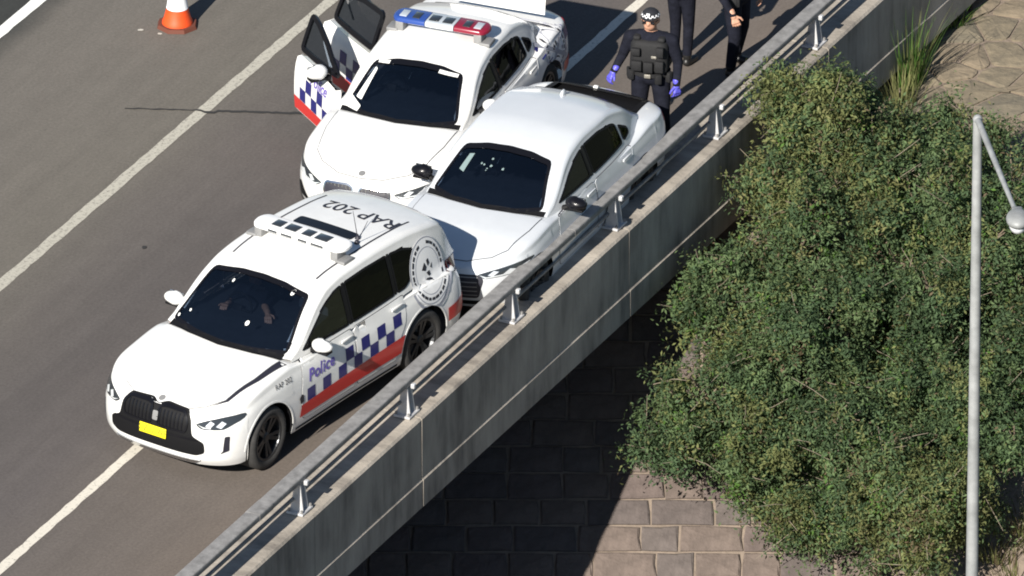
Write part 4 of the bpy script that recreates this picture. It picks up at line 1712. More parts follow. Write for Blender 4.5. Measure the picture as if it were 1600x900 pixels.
    a = [bm.verts.new((0.0 - 0.03 * (1 - (y / 0.6)**2), y, z)) for y, z in lid]
    b = [bm.verts.new((-0.05, y * 0.97, z)) for y, z in lid]
    bm.faces.new(a)
    bm.faces.new(b[::-1])
    for i in range(6):
        bm.faces.new((a[i], a[(i + 1) % 6], b[(i + 1) % 6], b[i]))
    bmesh.ops.recalc_face_normals(bm, faces=bm.faces)
    o = from_bm('boot_lid', bm, c.paint, c.root)
    o.location = (-1.80, 0.14, 1.17)
    o.rotation_euler = (0, rad(-15), 0)


sedan_police(c2)
light_bar(c2, -0.42, 1.545, 0.60, 'colour')

S3 = dict(SED, wb=1.42, wr=0.33, rim=0.24, arch=0.382, xf=2.20, xr=-2.38, w=0.915, nf=2.4, mirror_y=0.985,
          boot_hole=[(-1.80, -0.60), (-1.80, 0.60), (-2.26, 0.56), (-2.26, -0.56)],
          top=[(-2.38, 0.96), (-2.2, 1.0), (-1.75, 1.02), (-1.2, 0.93), (0.75, 0.92), (1.05, 0.96), (1.5, 0.93), (1.85, 0.87), (2.05, 0.80), (2.20, 0.72)])
c3 = Car('silver_sedan', (0.10, 1.13), 244.6, S3, 'silver sedan jammed against the guard rail behind the four-wheel drive', 'car', M_SILVER)
sedan_front(c3, kidneys=False)


def sedan_civil(c):
    for view in ('L', 'R'):
        c.door(FD, view, (-0.02, 0.84))
        c.door(RDR, view, (-0.98, 0.86))
        c.p('tail_light', round_poly([(-2.08, 0.84), (-2.36, 0.78), (-2.36, 0.90), (-2.15, 0.93)], 0.02, 2), view, 0.008, M_TAIL, 0.06, 0.004)
    c.mirror(0.58, 1.0, 1, M_GLOSSB)
    c.mirror(0.58, 1.0, -1, M_GLOSSB)
    # open boot: dark liner under the missing lid, lid edge and lock
    box('boot_liner', (-2.02, 0, 0.90), (0.52, 1.24, 0.08), M_BLACKP, c.root, 0.01)
    ring_patch('boot_seal', round_poly([(-1.74, -0.64), (-1.74, 0.64), (-2.28, 0.60), (-2.28, -0.60)], 0.05, 3), 0.07, 'T', c.bvh, 0.006, M_BLACKP, c.root, rim=0.004)
    p = Vector((-2.26, -0.1, 0.985))
    box('boot_latch', p, (0.05, 0.06, 0.05), M_PAPER, c.root, 0.012)
    p, n = cast(c.bvh, 'T', -1.15, 0.0, 0.0)
    box('roof_antenna', p + Vector((0, 0, 0.03)), (0.14, 0.05, 0.07), c.paint, c.root, 0.015, taper=(0.4, 0.5))


sedan_civil(c3)

# glare on the silver car's windscreen, painted as small pale patches
rn = random.Random(77)
M_GLARE = mat('painted glare', (0.20, 0.27, 0.27), 0.4)
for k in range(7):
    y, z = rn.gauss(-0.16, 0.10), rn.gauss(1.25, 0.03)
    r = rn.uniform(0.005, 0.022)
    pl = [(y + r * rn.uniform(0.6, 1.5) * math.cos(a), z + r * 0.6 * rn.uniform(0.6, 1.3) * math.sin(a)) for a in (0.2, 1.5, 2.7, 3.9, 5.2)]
    c3.p('glare_patch', pl, 'F', 0.006, M_GLARE, 0.1)
c3.p('paper_glare_patch', [(-0.47, 1.17), (-0.40, 1.16), (-0.37, 1.29), (-0.43, 1.28)], 'F', 0.006, M_GLARE, 0.05)  # pale strip painting a reflection on the glass, no paper here
# labels and stickers on the nearest car's windscreen
for y, z, r in ((-0.30, 1.57, 0.012), (0.47, 1.60, 0.020), (-0.62, 1.26, 0.012), (-0.74, 1.19, 0.013), (0.18, 1.33, 0.021)):
    c1.p('windscreen_label', [(y + 1.2 * r * math.cos(a), z + r * math.sin(a)) for a in np.linspace(0, 6.28, 10, endpoint=False)], 'F', 0.006, M_PAPER, 0.1)

# ------------------------------------------------------------------ street lamp, cone
M_POLE = mat('painted lamp pole', (0.30, 0.31, 0.31), 0.55, 0.15, noise=0.28, nscale=3.5)
lamp = empty('street_lamp', (5.10, -9.0, -7.0))
tag(lamp, 'tall pale metal street lamp in front of the trees, arm reaching to the near side', 'street lamp')
bm = bmesh.new()
bm_tube(bm, (0, 0, 0.3), (0, 0, 13.67), 0.095, 0.05, 16)
from_bm('pole', bm, M_POLE, lamp, True, 40)
bm = bmesh.new()
bm_box(bm, (0, 0, 0.02), (0.45, 0.45, 0.04), bevel=0.01)
bm_tube(bm, (0, 0, 0.03), (0, 0, 0.5), 0.13, 0.11, 16)
from_bm('base', bm, M_POLE, lamp, True, 40)
bm = bmesh.new()
bm_tube(bm, (0, 0, 13.66), (0.36, -2.40, 13.74), 0.038, 0.026, 10)
bm_ball(bm, (0, 0, 13.66), (0.055, 0.055, 0.055), 12, 8)
from_bm('arm', bm, M_POLE, lamp, True, 40)
bm = bmesh.new()
for (z, s) in ((0, 1),):
    bm_ball(bm, (0.38, -2.56, 13.73), (0.13, 0.20, 0.085), 20, 12)
    bm_box(bm, (0.375, -2.42, 13.74), (0.12, 0.14, 0.09), bevel=0.02)
hd = from_bm('luminaire', bm, M_POLE, lamp, True, 50)
bm = bmesh.new()
bm_ball(bm, (0.38, -2.57, 13.67), (0.10, 0.15, 0.095), 18, 10)
from_bm('lamp_glass', bm, mat('lamp bowl', (0.62, 0.64, 0.66), 0.2, 0, 0.5), hd, True, 50)

M_ORANGE = mat('cone orange', (0.72, 0.075, 0.012), 0.55, noise=0.08, nscale=20)
M_REFL = mat('reflective sleeve', (0.78, 0.80, 0.82), 0.5)
M_BASE = mat('cone base rubber', (0.12, 0.035, 0.02), 0.8)
cone = empty('traffic_cone', (-3.965, 6.85, 0), 0.35)
tag(cone, 'orange traffic cone with a white band standing on the lane beside the police cars', 'traffic cone')
sh = lathe('cone_shell', [(0.0, 0.04), (0.185, 0.04), (0.180, 0.075), (0.165, 0.10), (0.128, 0.24), (0.100, 0.42), (0.072, 0.62), (0.042, 0.84), (0.036, 0.90), (0.0, 0.90)], M_ORANGE, cone, 28)
lathe('reflective_band', [(0.1315, 0.245), (0.128, 0.25), (0.103, 0.42), (0.0865, 0.54), (0.080, 0.54)], M_REFL, cone, 28)
bm = bmesh.new()
bm_tube(bm, (0, 0, 0.002), (0, 0, 0.045), 0.255, 0.235, 8)
from_bm('base', bm, M_BASE, cone)

# ------------------------------------------------------------------ vegetation


def leaf_mat(name, col, trans=0.42):
    m = bpy.data.materials.new(name)
    m.use_nodes = True
    nt = m.node_tree
    N, K = nt.nodes, nt.links
    b = N['Principled BSDF']
    b.inputs['Roughness'].default_value = 0.7
    b.inputs['Specular IOR Level'].default_value = 0.2
    tc = N.new('ShaderNodeTexCoord')
    n = N.new('ShaderNodeTexNoise')
    n.inputs['Scale'].default_value = 2.6
    n.inputs['Detail'].default_value = 6
    K.new(tc.outputs['Object'], n.inputs['Vector'])
    r = N.new('ShaderNodeValToRGB')
    r.color_ramp.elements[0].position = 0.33
    r.color_ramp.elements[1].position = 0.68
    r.color_ramp.elements[0].color = (*[c * 0.72 for c in col], 1)
    r.color_ramp.elements[1].color = (*[min(1, c * 1.4) for c in col], 1)
    K.new(n.outputs['Fac'], r.inputs[0])
    K.new(r.outputs[0], b.inputs['Base Color'])
    t = N.new('ShaderNodeBsdfTranslucent')
    K.new(r.outputs[0], t.inputs['Color'])
    mx = N.new('ShaderNodeMixShader')
    mx.inputs[0].default_value = trans
    K.new(b.outputs[0], mx.inputs[1])
    K.new(t.outputs[0], mx.inputs[2])
    K.new(mx.outputs[0], N['Material Output'].inputs['Surface'])
    return m


LEAF = dict(dark=leaf_mat('leaf dark green', (0.073, 0.117, 0.056)), mid=leaf_mat('leaf mid green', (0.121, 0.175, 0.077)),
            olive=leaf_mat('leaf olive', (0.168, 0.187, 0.073)), yellow=leaf_mat('leaf yellow green', (0.20, 0.20, 0.085)),
            dry=leaf_mat('leaf dry', (0.15, 0.115, 0.07)), fresh=leaf_mat('leaf fresh green', (0.085, 0.17, 0.035)))
M_BARK = mat('bark', (0.16, 0.125, 0.09), 0.9, noise=0.35, nscale=12, bump=0.5, bscale=30)


def crown(name, lobes, leaves, leaf, seed, mats, weights, parent, clumps_per=40, spread=0.085):
    rg = np.random.default_rng(seed)
    L_ = np.array(lobes)
    areas = L_[:, 3]**2
    CC, CN = [], []
    for (x, y, z, r), nc in zip(lobes, (areas / areas.sum() * clumps_per * len(lobes)).astype(int) + 6):
        d = rg.normal(size=(nc, 3))
        d /= np.linalg.norm(d, axis=1)[:, None]
        ph = rg.uniform(0, 6.28, 6)
        nz = (np.sin(d[:, 0] * 4.1 + ph[0]) * np.sin(d[:, 1] * 3.7 + ph[1]) + np.sin(d[:, 2] * 5.3 + ph[2]) * 0.6 + np.sin(d[:, 0] * 9 + d[:, 2] * 8 + ph[3]) * 0.35)
        rr = r * (0.90 + 0.17 * nz) * (1 - 0.5 * rg.random(nc)**1.8)
        CC.append(np.array([x, y, z]) + d * rr[:, None] * np.array([1, 1, 0.95]))
        CN.append(d)
    CC, CN = np.concatenate(CC), np.concatenate(CN)
    nc = len(CC)
    cm = rg.choice(len(mats), nc, p=np.array(weights) / sum(weights))
    # sun bleached olive tips drift across the crown in broad patches
    pt = np.sin(CC[:, 0] * 2.3 + seed) + np.sin(CC[:, 2] * 2.9 + seed * 1.7) + np.sin(CC[:, 1] * 2.1 + seed * 0.6)
    up = (pt > 1.0) & (rg.random(nc) < 0.5)
    cm[up] = np.where(rg.random(up.sum()) < 0.10, 3, 2)
    dn = (pt < -0.9) & (rg.random(nc) < 0.6)
    cm[dn] = 0
    csz = rg.uniform(0.65, 1.45, nc)
    idx = rg.integers(0, nc, leaves)
    sp = CN + rg.normal(size=(nc, 3)) * 0.75 + np.array([0, 0, -0.15])
    sp /= np.linalg.norm(sp, axis=1)[:, None]
    off = sp[idx] * (rg.uniform(-0.16, 0.22, leaves) * csz[idx])[:, None] + rg.normal(size=(leaves, 3)) * (spread * 0.6 * csz[idx])[:, None]
    P = CC[idx] + off
    # orientation: outward and upward with scatter
    nrm = CN[idx] * 0.7 + np.array([0, 0, 0.5]) + rg.normal(size=(leaves, 3)) * 0.65
    nrm /= np.linalg.norm(nrm, axis=1)[:, None]
    ax = rg.normal(size=(leaves, 3)) + CN[idx] * 0.5 + np.array([0, 0, -0.3])
    ax -= nrm * (ax * nrm).sum(1)[:, None]
    ax /= np.linalg.norm(ax, axis=1)[:, None] + 1e-9
    sd = np.cross(nrm, ax)
    ln = leaf * rg.uniform(0.6, 1.35, leaves)[:, None]
    wd = ln * rg.uniform(0.30, 0.45, leaves)[:, None]
    v = np.empty((leaves, 4, 3))
    v[:, 0] = P - ax * ln * 0.5
    v[:, 1] = P + sd * wd * 0.5 + nrm * ln * 0.06
    v[:, 2] = P + ax * ln * 0.5 - nrm * ln * 0.06
    v[:, 3] = P - sd * wd * 0.5 + nrm * ln * 0.06
    me = bpy.data.meshes.new(name)
    me.vertices.add(leaves * 4)
    me.vertices.foreach_set('co', v.reshape(-1))
    me.loops.add(leaves * 4)
    me.loops.foreach_set('vertex_index', np.arange(leaves * 4))
    me.polygons.add(leaves)
    me.polygons.foreach_set('loop_start', np.arange(0, leaves * 4, 4))
    mi = cm[idx].copy()
    sw = rg.random(leaves) < 0.08
    mi[sw] = rg.integers(0, len(mats), sw.sum())
    for m in mats:
        me.materials.append(m)
    me.polygons.foreach_set('material_index', mi.astype(np.int32))
    me.update(calc_edges=True)
    o = bpy.data.objects.new(name, me)
    COL.objects.link(o)
    o.parent = parent
    return o, CC


def tree(name, label, cat, base, lobes, leaves, leaf, seed, mats, weights, group, twigs=130):
    rt = empty(name, base)
    tag(rt, label, cat, group)
    bx, by, bz = base
    rs = random.Random(seed + 900)
    lo = []
    for x, y, z, r in lobes:
        lo.append((x - bx, y - by, z - bz, r * 0.82))
        for k in range(int(7 * r + 2)):
            d = Vector((rs.uniform(-1, 1), rs.uniform(-1, 0.3), rs.uniform(-0.7, 1))).normalized()
            q = r * rs.uniform(0.22, 0.42)
            p = Vector((x - bx, y - by, z - bz)) + d * (r * 1.06 - q * 0.6)
            lo.append((p.x, p.y, p.z, q))
    _, CC = crown('crown', lo, leaves, leaf, seed, mats, weights, rt)
    rn = random.Random(seed)
    bm = bmesh.new()
    cz = min(l[2] for l in lo)
    fork = Vector((sum(l[0] for l in lo) / len(lo) * 0.4, sum(l[1] for l in lo) / len(lo) * 0.4, max(0.25, cz * 0.45)))
    bm_tube(bm, (0, 0, -0.12), fork, 0.085, 0.06, 8)
    for x, y, z, r in lo:
        if r < 0.24:
            continue
        c = Vector((x, y, z))
        mid = fork.lerp(c, 0.55) + Vector((rn.uniform(-.1, .1), rn.uniform(-.1, .1), rn.uniform(0, .12)))
        bm_tube(bm, fork, mid, 0.055, 0.035, 7)
        bm_tube(bm, mid, c, 0.035, 0.02, 7)
        for k in range(5):
            d = Vector((rn.uniform(-1, 1), rn.uniform(-1, 1), rn.uniform(-0.3, 1))).normalized()
            bm_tube(bm, c, c + d * r * 0.85, 0.016, 0.006, 5)
    from_bm('trunk', bm, M_BARK, rt, True, 50)
    bm = bmesh.new()
    for k in range(twigs):
        c = Vector(CC[rn.randrange(len(CC))])
        d = Vector((rn.uniform(-1, 1), rn.uniform(-1, 0.4), rn.uniform(-0.5, 0.8))).normalized()
        ln = rn.uniform(0.15, 0.55)
        m_ = c + d * ln * 0.5 + Vector((0, 0, rn.uniform(-.03, .03)))
        bm_tube(bm, c - d * 0.1, m_, 0.006, 0.004, 4)
        bm_tube(bm, m_, m_ + (d + Vector((rn.uniform(-.3, .3), 0, rn.uniform(-.3, .3)))) * ln * 0.5, 0.005, 0.003, 4)
    o = from_bm('twigs', bm, mat('dry twig', (0.20, 0.165, 0.125), 0.85), rt)
    tag(o, kind='stuff')
    return rt


G = [LEAF[k] for k in ('dark', 'mid', 'olive', 'yellow', 'dry', 'fresh')]
VG = 'bushes growing on the embankment'
tree('tree', 'broad dark green tree reaching left under the bridge edge', 'tree', (3.0, 1.1, bank_z(1.1)),
     [(2.72, 1.6, -1.02, 0.7), (2.3, 0.6, -1.72, 0.72), (3.54, 2.2, -0.87, 0.92), (3.49, 1.0, -1.68, 1.0), (2.82, 0.2, -2.27, 0.66), (1.80, 0.35, -2.09, 0.44), (2.27, 1.5, -0.93, 0.33)],
     112000, 0.060, 21, G, (34, 48, 12, 0.5, 2, 3), VG)
tree('shrub', 'olive yellow shrub rising against the parapet wall', 'shrub', (3.6, 3.3, bank_z(3.3)),
     [(3.46, 3.7, 0.3, 0.62), (3.12, 2.9, -0.22, 0.47), (4.09, 4.0, -0.4, 0.68), (4.02, 4.6, 0.06, 0.38)],
     60000, 0.060, 22, G, (12, 36, 40, 9, 2, 3), VG)
tree('tree', 'mid green tree directly left of the lamp pole', 'tree', (4.8, 2.3, bank_z(2.3)),
     [(4.72, 3.2, -0.62, 0.85), (4.55, 2.2, -1.37, 0.92), (4.95, 1.2, -1.95, 0.85), (4.89, 4.4, -0.26, 0.5)],
     92000, 0.060, 23, G, (34, 46, 15, 1, 2, 2), VG)
tree('tree', 'dark tree behind the lamp pole at the right edge', 'tree', (5.9, 2.2, bank_z(2.2)),
     [(5.88, 3.6, -0.57, 0.64), (5.98, 2.5, -1.19, 0.89), (5.89, 1.5, -1.94, 0.78), (5.55, 0.75, -2.2, 0.62), (5.6, 4.3, -0.35, 0.3), (6.9, 2.4, -1.2, 0.8)],
     80000, 0.060, 24, G, (38, 44, 13, 1, 2, 2), VG)
tree('shrub', 'low dull green shrub spreading over the stone slope at the bottom', 'shrub', (4.2, -0.1, bank_z(-0.1)),
     [(4.41, -0.3, -2.76, 0.90), (3.6, -0.2, -2.9, 0.60), (5.05, 0.0, -2.75, 0.62), (3.93, 0.3, -2.24, 0.74)],
     72000, 0.056, 25, G, (34, 44, 13, 0.5, 5, 3), VG)


def tuft(name, label, base, n, h, spread, seed, cols, lean=0.35):
    rn = random.Random(seed)
    v, f, mi = [], [], []
    for k in range(n):
        a = rn.uniform(0, 2 * math.pi)
        r = spread * math.sqrt(rn.random())
        p = Vector((r * math.cos(a), r * math.sin(a), -0.03))
        hh = h * rn.uniform(0.5, 1.1)
        d = Vector((math.cos(a) * lean * rn.random(), math.sin(a) * lean * rn.random(), 1))
        w = rn.uniform(0.007, 0.014)
        s = Vector((-math.sin(a), math.cos(a), 0)) * w
        b0 = len(v)
        for t in (0, 0.4, 0.75, 1.0):
            c = p + d * hh * t + Vector((d.x, d.y, -0.25)) * hh * t * t * 0.5
            ww = s * (1 - t * 0.9)
            v += [c - ww, c + ww]
        for q in range(3):
            f.append((b0 + 2 * q, b0 + 2 * q + 1, b0 + 2 * q + 3, b0 + 2 * q + 2))
            mi.append(rn.randrange(len(cols)))
    me = bpy.data.meshes.new(name)
    me.from_pydata([tuple(p) for p in v], [], f)
    for m in cols:
        me.materials.append(m)
    me.polygons.foreach_set('material_index', mi)
    o = bpy.data.objects.new(name, me)
    COL.objects.link(o)
    o.location = base
    tag(o, label, 'grass tuft', 'grass tufts on the embankment')
    return o


tuft('grass_tuft', 'tall bright green grass tuft at the foot of the parapet', (4.72, 7.55, bank_z(7.5)), 150, 1.05, 0.20, 31, [LEAF['fresh'], LEAF['fresh'], LEAF['olive']])
tuft('grass_tuft', 'small yellowish grass tuft in front of the tall green one', (4.60, 6.95, bank_z(6.9)), 110, 0.55, 0.22, 32, [LEAF['yellow'], LEAF['olive']])
tuft('grass_tuft', 'little green grass tuft on the crazy stone paving', (5.30, 9.05, bank_z(9)), 80, 0.32, 0.13, 33, [LEAF['olive'], LEAF['fresh']], 0.8)
for k, (x, y) in enumerate(((5.62, 0.15), (5.95, 0.45), (5.85, -0.15), (6.2, 0.1))):
    tuft('grass_tuft', ('dry grass tuft nearest the lamp pole foot of frame', 'dry grass tuft below the dark right tree', 'lowest dry grass tuft at the right edge', 'dry grass tuft at the bottom right corner')[k], (x, y, bank_z(y)), 120, 0.42, 0.26, 40 + k, [LEAF['yellow'], LEAF['dry'], LEAF['olive']], 0.7)

# ------------------------------------------------------------------ people
M_UNI = mat('navy uniform', (0.011, 0.012, 0.019), 0.9, spec=0.1, noise=0.3, nscale=14, bump=0.25, bscale=26)
M_VEST = mat('black vest', (0.008, 0.008, 0.009), 0.8, noise=0.3, nscale=30)
M_SKIN = mat('skin', (0.50, 0.27, 0.18), 0.5, noise=0.1, nscale=20)
M_BOOT = mat('boot leather', (0.012, 0.012, 0.012), 0.45)
M_GLOVE = mat('blue nitrile glove', (0.09, 0.085, 0.50), 0.45, noise=0.15, nscale=25)
M_CAP = mat('cap cloth', (0.012, 0.013, 0.018), 0.8)
M_CAPW = mat('cap band white', (0.75, 0.76, 0.78), 0.7)
M_LENS = mat('sunglasses', (0.01, 0.01, 0.012), 0.1)
M_HAIR = mat('short hair', (0.03, 0.02, 0.015), 0.8)
M_METAL = mat('badge metal', (0.45, 0.42, 0.36), 0.35, 0.6)


def capsule(bm, a, b, r0, r1):
    bm_tube(bm, a, b, r0, r1, 14)
    bm_ball(bm, a, (r0, r0, r0), 14, 10)
    bm_ball(bm, b, (r1, r1, r1), 14, 10)


def remeshed(name, bm, voxel, mats, parent, smooth_it=4):
    me = bpy.data.meshes.new(name)
    bm.to_mesh(me)
    bm.free()
    t = bpy.data.objects.new('t', me)
    COL.objects.link(t)
    md = t.modifiers.new('r', 'REMESH')
    md.mode = 'VOXEL'
    md.voxel_size = voxel
    ms = t.modifiers.new('s', 'SMOOTH')
    ms.factor = 0.5
    ms.iterations = smooth_it
    dg = bpy.context.evaluated_depsgraph_get()
    out = bpy.data.meshes.new_from_object(t.evaluated_get(dg))
    out.name = name
    bpy.data.objects.remove(t)
    bpy.data.meshes.remove(me)
    return link(name, out, mats, parent, True)


def hand(parent, wrist, d, side, palm_n, m, name='glove'):
    """five-fingered hand: d finger direction, palm_n palm normal"""
    w, d, pn = Vector(wrist), Vector(d).normalized(), Vector(palm_n).normalized()
    s = d.cross(pn).normalized() * side       # towards the thumb
    bm = bmesh.new()
    capsule(bm, w - d * 0.05, w + d * 0.02, 0.033, 0.031)
    for k in (-0.028, -0.009, 0.010, 0.028):
        capsule(bm, w + d * 0.015, w + d * 0.085 + s * k, 0.022, 0.017)
    for k, ln in ((-0.032, 0.055), (-0.011, 0.070), (0.011, 0.076), (0.032, 0.068)):
        p0 = w + d * 0.085 + s * k
        p1 = p0 + (d * 0.9 + s * k * 2 + pn * 0.25).normalized() * ln * 0.55
        p2 = p1 + (d * 0.6 + pn * 0.75).normalized() * ln * 0.5
        capsule(bm, p0, p1, 0.0105, 0.0098)
        capsule(bm, p1, p2, 0.0098, 0.0085)
    t0 = w + d * 0.025 + s * 0.028
    t1 = t0 + (d * 0.6 + s * 0.75).normalized() * 0.045
    t2 = t1 + (d * 0.9 + s * 0.25 + pn * 0.3).normalized() * 0.035
    capsule(bm, t0, t1, 0.015, 0.0115)
    capsule(bm, t1, t2, 0.0115, 0.0095)
    return remeshed(name, bm, 0.0045, m, parent, 2)


def officer(name, label, loc, rz, h, arms, legs, group=None, gloves=True, cap_on=True, vest=True, wide=1.0):
    """arms: {side: (elbow, wrist, finger dir)} legs: {side: (knee, ankle)}, metres for a 1.78 m figure; front is -Y, side +1 is the wearer's left (+X)"""
    rt = empty(name, loc, rz)
    tag(rt, label, 'person', group)
    rt.scale = (h / 1.78 * wide, h / 1.78 * (1 + (wide - 1) * 0.6), h / 1.78)
    bm = bmesh.new()
    bm_ball(bm, (0, 0.01, 0.97), (0.175, 0.125, 0.14))
    bm_ball(bm, (0, 0.0, 1.10), (0.16, 0.115, 0.16))
    bm_ball(bm, (0, 0.0, 1.28), (0.19, 0.125, 0.20))
    bm_ball(bm, (0, 0.015, 1.41), (0.17, 0.10, 0.09))
    for s in (-1, 1):
        capsule(bm, (s * 0.06, 0.015, 1.455), (s * 0.175, 0.015, 1.415), 0.055, 0.068)
    capsule(bm, (0, 0.015, 1.42), (0, 0.0, 1.56), 0.062, 0.056)
    hy = -0.02
    bm_ball(bm, (0, hy, 1.665), (0.076, 0.094, 0.108), 20, 14)
    bm_ball(bm, (0, hy - 0.035, 1.60), (0.055, 0.058, 0.058))
    bm_ball(bm, (0, hy - 0.098, 1.645), (0.013, 0.02, 0.026))
    for s in (-1, 1):
        bm_ball(bm, (s * 0.078, hy + 0.01, 1.65), (0.012, 0.022, 0.034))
    bm_ball(bm, (0, hy - 0.088, 1.602), (0.026, 0.012, 0.010))
    for s in (-1, 1):
        el, wr, fd = arms[s]
        capsule(bm, (s * 0.195, 0.015, 1.41), el, 0.066, 0.050)
        capsule(bm, el, wr, 0.049, 0.036)
        kn, an = legs[s]
        capsule(bm, (s * 0.092, 0.01, 0.93), kn, 0.098, 0.068)
        capsule(bm, kn, (an[0], an[1] + 0.005, an[2] + 0.04), 0.068, 0.055)
        capsule(bm, (an[0], an[1] + 0.02, 0.05), (an[0] + s * 0.02, an[1] - 0.15, 0.042), 0.05, 0.042)
    body = remeshed('body', bm, 0.012, [M_UNI, M_SKIN, M_BOOT], rt, 3)
    mi = []
    for p in body.data.polygons:
        c = p.center
        mi.append(1 if (c.z > 1.515 and abs(c.x) < 0.12) else (2 if c.z < 0.15 else 0))
    body.data.polygons.foreach_set('material_index', mi)
    for s in (-1, 1):
        el, wr, fd = arms[s]
        hand(rt, wr, fd, -s, (-s * 0.6, 0.5, 0), M_GLOVE if gloves else M_SKIN, 'glove' if gloves else 'hand')
    if vest:
        bm = bmesh.new()
        bm_box(bm, (0, 0.0, 1.23), (0.37, 0.285, 0.40), bevel=0.06, taper=(0.92, 0.9))
        for s in (-1, 1):
            bm_box(bm, (s * 0.115, 0.0, 1.44), (0.07, 0.20, 0.06), bevel=0.02)
        v = from_bm('vest', bm, M_VEST, rt, True, 50)
        for x, z, sx, sz in ((-0.10, 1.14, 0.10, 0.12), (0.01, 1.13, 0.09, 0.13), (0.115, 1.15, 0.08, 0.14), (-0.11, 1.31, 0.09, 0.09), (0.12, 1.33, 0.07, 0.12)):
            box('pouch', (x, -0.155, z), (sx, 0.05, sz), M_VEST, v, 0.012)
        box('name_badge', (0.06, -0.146, 1.255), (0.05, 0.012, 0.03), M_METAL, v, 0.003)
    bm = bmesh.new()
    n = 28
    rows = []
    for z, k in ((0.985, 1.0), (1.035, 1.0)):
        rows.append([[bm.verts.new((kk * 0.186 * math.cos(2 * math.pi * i / n), 0.005 + kk * 0.142 * math.sin(2 * math.pi * i / n), z)) for i in range(n)] for kk in (1.0, 0.93)])
    for i in range(n):
        j = (i + 1) % n
        bm.faces.new((rows[0][0][i], rows[0][0][j], rows[1][0][j], rows[1][0][i]))
        bm.faces.new((rows[1][0][i], rows[1][0][j], rows[1][1][j], rows[1][1][i]))
    bl = from_bm('duty_belt', bm, M_VEST, rt, True, 50)
    for a, w in ((-150, 0.08), (-60, 0.06), (200, 0.09), (-20, 0.07), (60, 0.08), (120, 0.08)):
        x, y = 0.20 * math.cos(rad(a)), 0.16 * math.sin(rad(a))
        box('pouch', (x, y, 0.985), (0.05, w, 0.12), M_VEST, bl, 0.012, rad(a))
    box('buckle', (0.0, -0.145, 1.01), (0.06, 0.015, 0.045), M_METAL, bl, 0.004)
    if cap_on:
        bm = bmesh.new()
        vs = bm_ball(bm, (0, hy + 0.004, 1.695), (0.087, 0.106, 0.098), 24, 14)
        bmesh.ops.bisect_plane(bm, geom=list(bm.verts) + list(bm.edges) + list(bm.faces), plane_co=(0, 0, 1.706), plane_no=(0, 0, -1), clear_outer=True)
        pk = []
        for i in range(11):
            a = math.pi + math.pi * i / 10
            pk.append((0.080 * math.cos(a), hy - 0.035 + 0.105 * math.sin(a), 1.712 - 0.006 * abs(math.sin(a))**2))
        a_ = [bm.verts.new(p) for p in pk]
        b_ = [bm.verts.new((p[0], p[1], p[2] + 0.008)) for p in pk]
        bm.faces.new(a_)
        bm.faces.new(b_[::-1])
        for i in range(10):
            bm.faces.new((a_[i], a_[i + 1], b_[i + 1], b_[i]))
        bmesh.ops.recalc_face_normals(bm, faces=bm.faces)
        cp = from_bm('cap', bm, M_CAP, rt, True, 45)
        # chequered band: two staggered rows of white squares
        bm = bmesh.new()
        n = 26
        for r in range(2):
            for i in range(n):
                if (i + r) % 2:
                    continue
                a0, a1 = 2 * math.pi * i / n, 2 * math.pi * (i + 1) / n
                z0, z1 = 1.712 + 0.017 * r, 1.712 + 0.017 * (r + 1)

                def pt(a, z):
                    q = math.sqrt(max(0, 1 - ((z - 1.695) / 0.098)**2)) * 1.025
                    return bm.verts.new((0.087 * q * math.cos(a), hy + 0.004 + 0.106 * q * math.sin(a), z))
                bm.faces.new((pt(a0, z0), pt(a1, z0), pt(a1, z1), pt(a0, z1)))
        o = from_bm('cap_band', bm, M_CAPW, cp)
        tag(o, kind='stuff')
        box('cap_badge', (0.0, hy - 0.098, 1.765), (0.035, 0.014, 0.03), M_CAPW, cp, 0.004)
        bm = bmesh.new()
        for s in (-1, 1):
            bm_box(bm, (s * 0.033, hy - 0.088, 1.66), (0.052, 0.014, 0.034), bevel=0.006, rz=-s * 0.3)
            bm_tube(bm, (s * 0.060, hy - 0.08, 1.667), (s * 0.080, hy + 0.01, 1.665), 0.004, n=6)
        from_bm('sunglasses', bm, M_LENS, rt, True, 40)
    bm = bmesh.new()
    bm_ball(bm, (0, hy + 0.012, 1.672), (0.080, 0.094, 0.102), 20, 12)
    bmesh.ops.bisect_plane(bm, geom=list(bm.verts) + list(bm.edges) + list(bm.faces), plane_co=(0, hy + 0.005, 1.66), plane_no=(0, -1, -0.55), clear_outer=True)
    from_bm('hair', bm, M_HAIR, rt, True)
    return rt


officer('person', 'person in dark uniform with chequered cap and blue gloves behind the silver sedan', (1.62, 3.54, 0), rad(-14), 1.85,
        {-1: ((-0.27, 0.03, 1.16), (-0.33, -0.09, 1.00), (-0.35, -0.35, -0.8)), 1: ((0.25, 0.03, 1.13), (0.255, -0.05, 0.89), (0.1, -0.15, -1))},
        {-1: ((-0.11, -0.02, 0.50), (-0.12, 0.03, 0.09)), 1: ((0.12, -0.03, 0.50), (0.13, 0.04, 0.09))}, wide=1.22)
officer('person', 'dark-trousered person standing directly behind the person in blue gloves', (2.0, 5.85, 0), rad(150), 1.80,
        {-1: ((-0.28, 0.02, 1.15), (-0.26, -0.16, 0.98), (0.2, -0.6, -0.6)), 1: ((0.28, 0.02, 1.15), (0.25, -0.16, 0.98), (-0.2, -0.6, -0.6))},
        {-1: ((-0.09, -0.01, 0.50), (-0.09, 0.02, 0.09)), 1: ((0.09, -0.02, 0.50), (0.09, 0.0, 0.09))}, gloves=False)
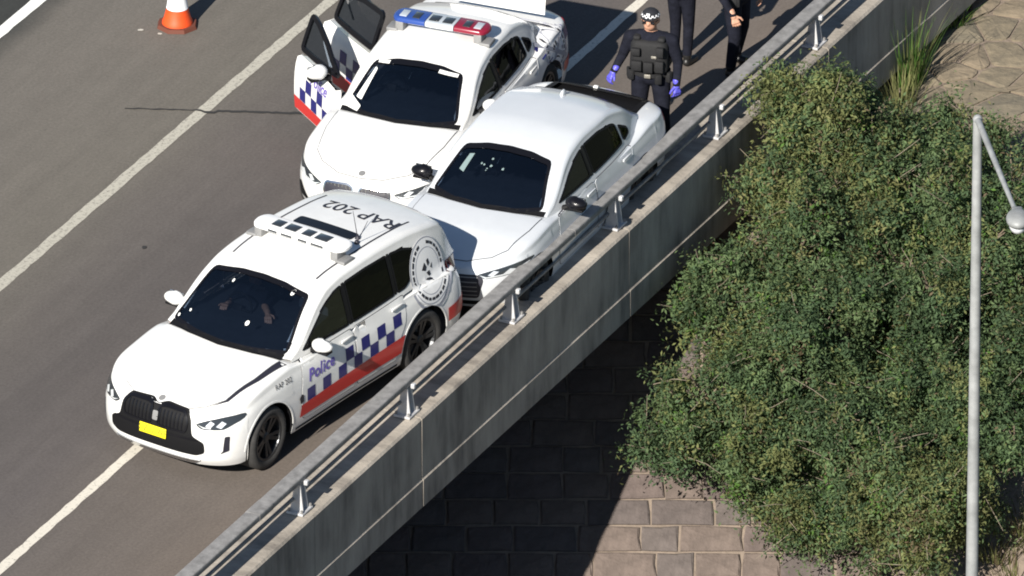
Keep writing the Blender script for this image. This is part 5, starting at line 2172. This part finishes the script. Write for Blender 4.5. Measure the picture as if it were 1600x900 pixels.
officer('person', 'dark-uniformed person nearest the guard rail, only the legs and one hand in view', (2.66, 5.66, 0), rad(60), 1.82,
        {-1: ((-0.32, 0.02, 1.14), (-0.36, -0.16, 0.93), (-0.1, -0.4, -0.8)), 1: ((0.28, 0.03, 1.13), (0.28, -0.08, 0.88), (0.0, -0.15, -1))},
        {-1: ((-0.14, -0.05, 0.50), (-0.16, -0.02, 0.09)), 1: ((0.13, 0.02, 0.50), (0.15, 0.10, 0.09))}, gloves=False, wide=1.2)

# person sitting in the nearest car, bare forearm across the console
rt = empty('person', (0, 0, 0))
tag(rt, 'seated person with a bare forearm seen through the windscreen of the nearest police car', 'person')
rt.matrix_world = c1.root.matrix_basis @ Matrix.Translation((-0.10, -0.36, 0.62)) @ Matrix.Rotation(rad(90), 4, 'Z')
bm = bmesh.new()
bm_ball(bm, (0, 0.03, 0.20), (0.17, 0.12, 0.16))
bm_ball(bm, (0, 0.0, 0.45), (0.19, 0.125, 0.20))
for s in (-1, 1):
    capsule(bm, (s * 0.06, 0.01, 0.60), (s * 0.175, 0.01, 0.57), 0.055, 0.066)
capsule(bm, (0, 0.01, 0.58), (0, -0.01, 0.72), 0.06, 0.055)
bm_ball(bm, (0, -0.03, 0.81), (0.076, 0.094, 0.106), 20, 14)
bm_ball(bm, (0, -0.065, 0.75), (0.055, 0.055, 0.055))
bm_ball(bm, (0, -0.128, 0.79), (0.013, 0.02, 0.026))
capsule(bm, (0.195, 0.01, 0.56), (0.24, -0.17, 0.52), 0.06, 0.048)
capsule(bm, (0.24, -0.17, 0.52), (0.40, -0.34, 0.56), 0.046, 0.036)
capsule(bm, (-0.195, 0.01, 0.56), (-0.26, -0.16, 0.44), 0.06, 0.048)
capsule(bm, (-0.26, -0.16, 0.44), (-0.15, -0.36, 0.52), 0.046, 0.036)
for s in (-1, 1):
    capsule(bm, (s * 0.09, 0.0, 0.10), (s * 0.11, -0.40, 0.14), 0.09, 0.07)
b = remeshed('body', bm, 0.012, [M_UNI, M_SKIN], rt, 3)
b.data.polygons.foreach_set('material_index', [1 if (p.center.z > 0.675 and abs(p.center.x) < 0.12) or (p.center.y < -0.19 and p.center.z > 0.3) else 0 for p in b.data.polygons])
hand(rt, (0.41, -0.36, 0.56), (0.5, -0.6, -0.1), 1, (0, 0, -1), M_SKIN, 'hand')
hand(rt, (-0.145, -0.37, 0.525), (0.2, -0.8, 0.2), -1, (0, 0, -1), M_SKIN, 'hand')
bm = bmesh.new()
bm_ball(bm, (0, -0.018, 0.825), (0.081, 0.094, 0.10), 20, 12)
bmesh.ops.bisect_plane(bm, geom=list(bm.verts) + list(bm.edges) + list(bm.faces), plane_co=(0, -0.02, 0.82), plane_no=(0, -1, -0.7), clear_outer=True)
from_bm('hair', bm, M_HAIR, rt, True)
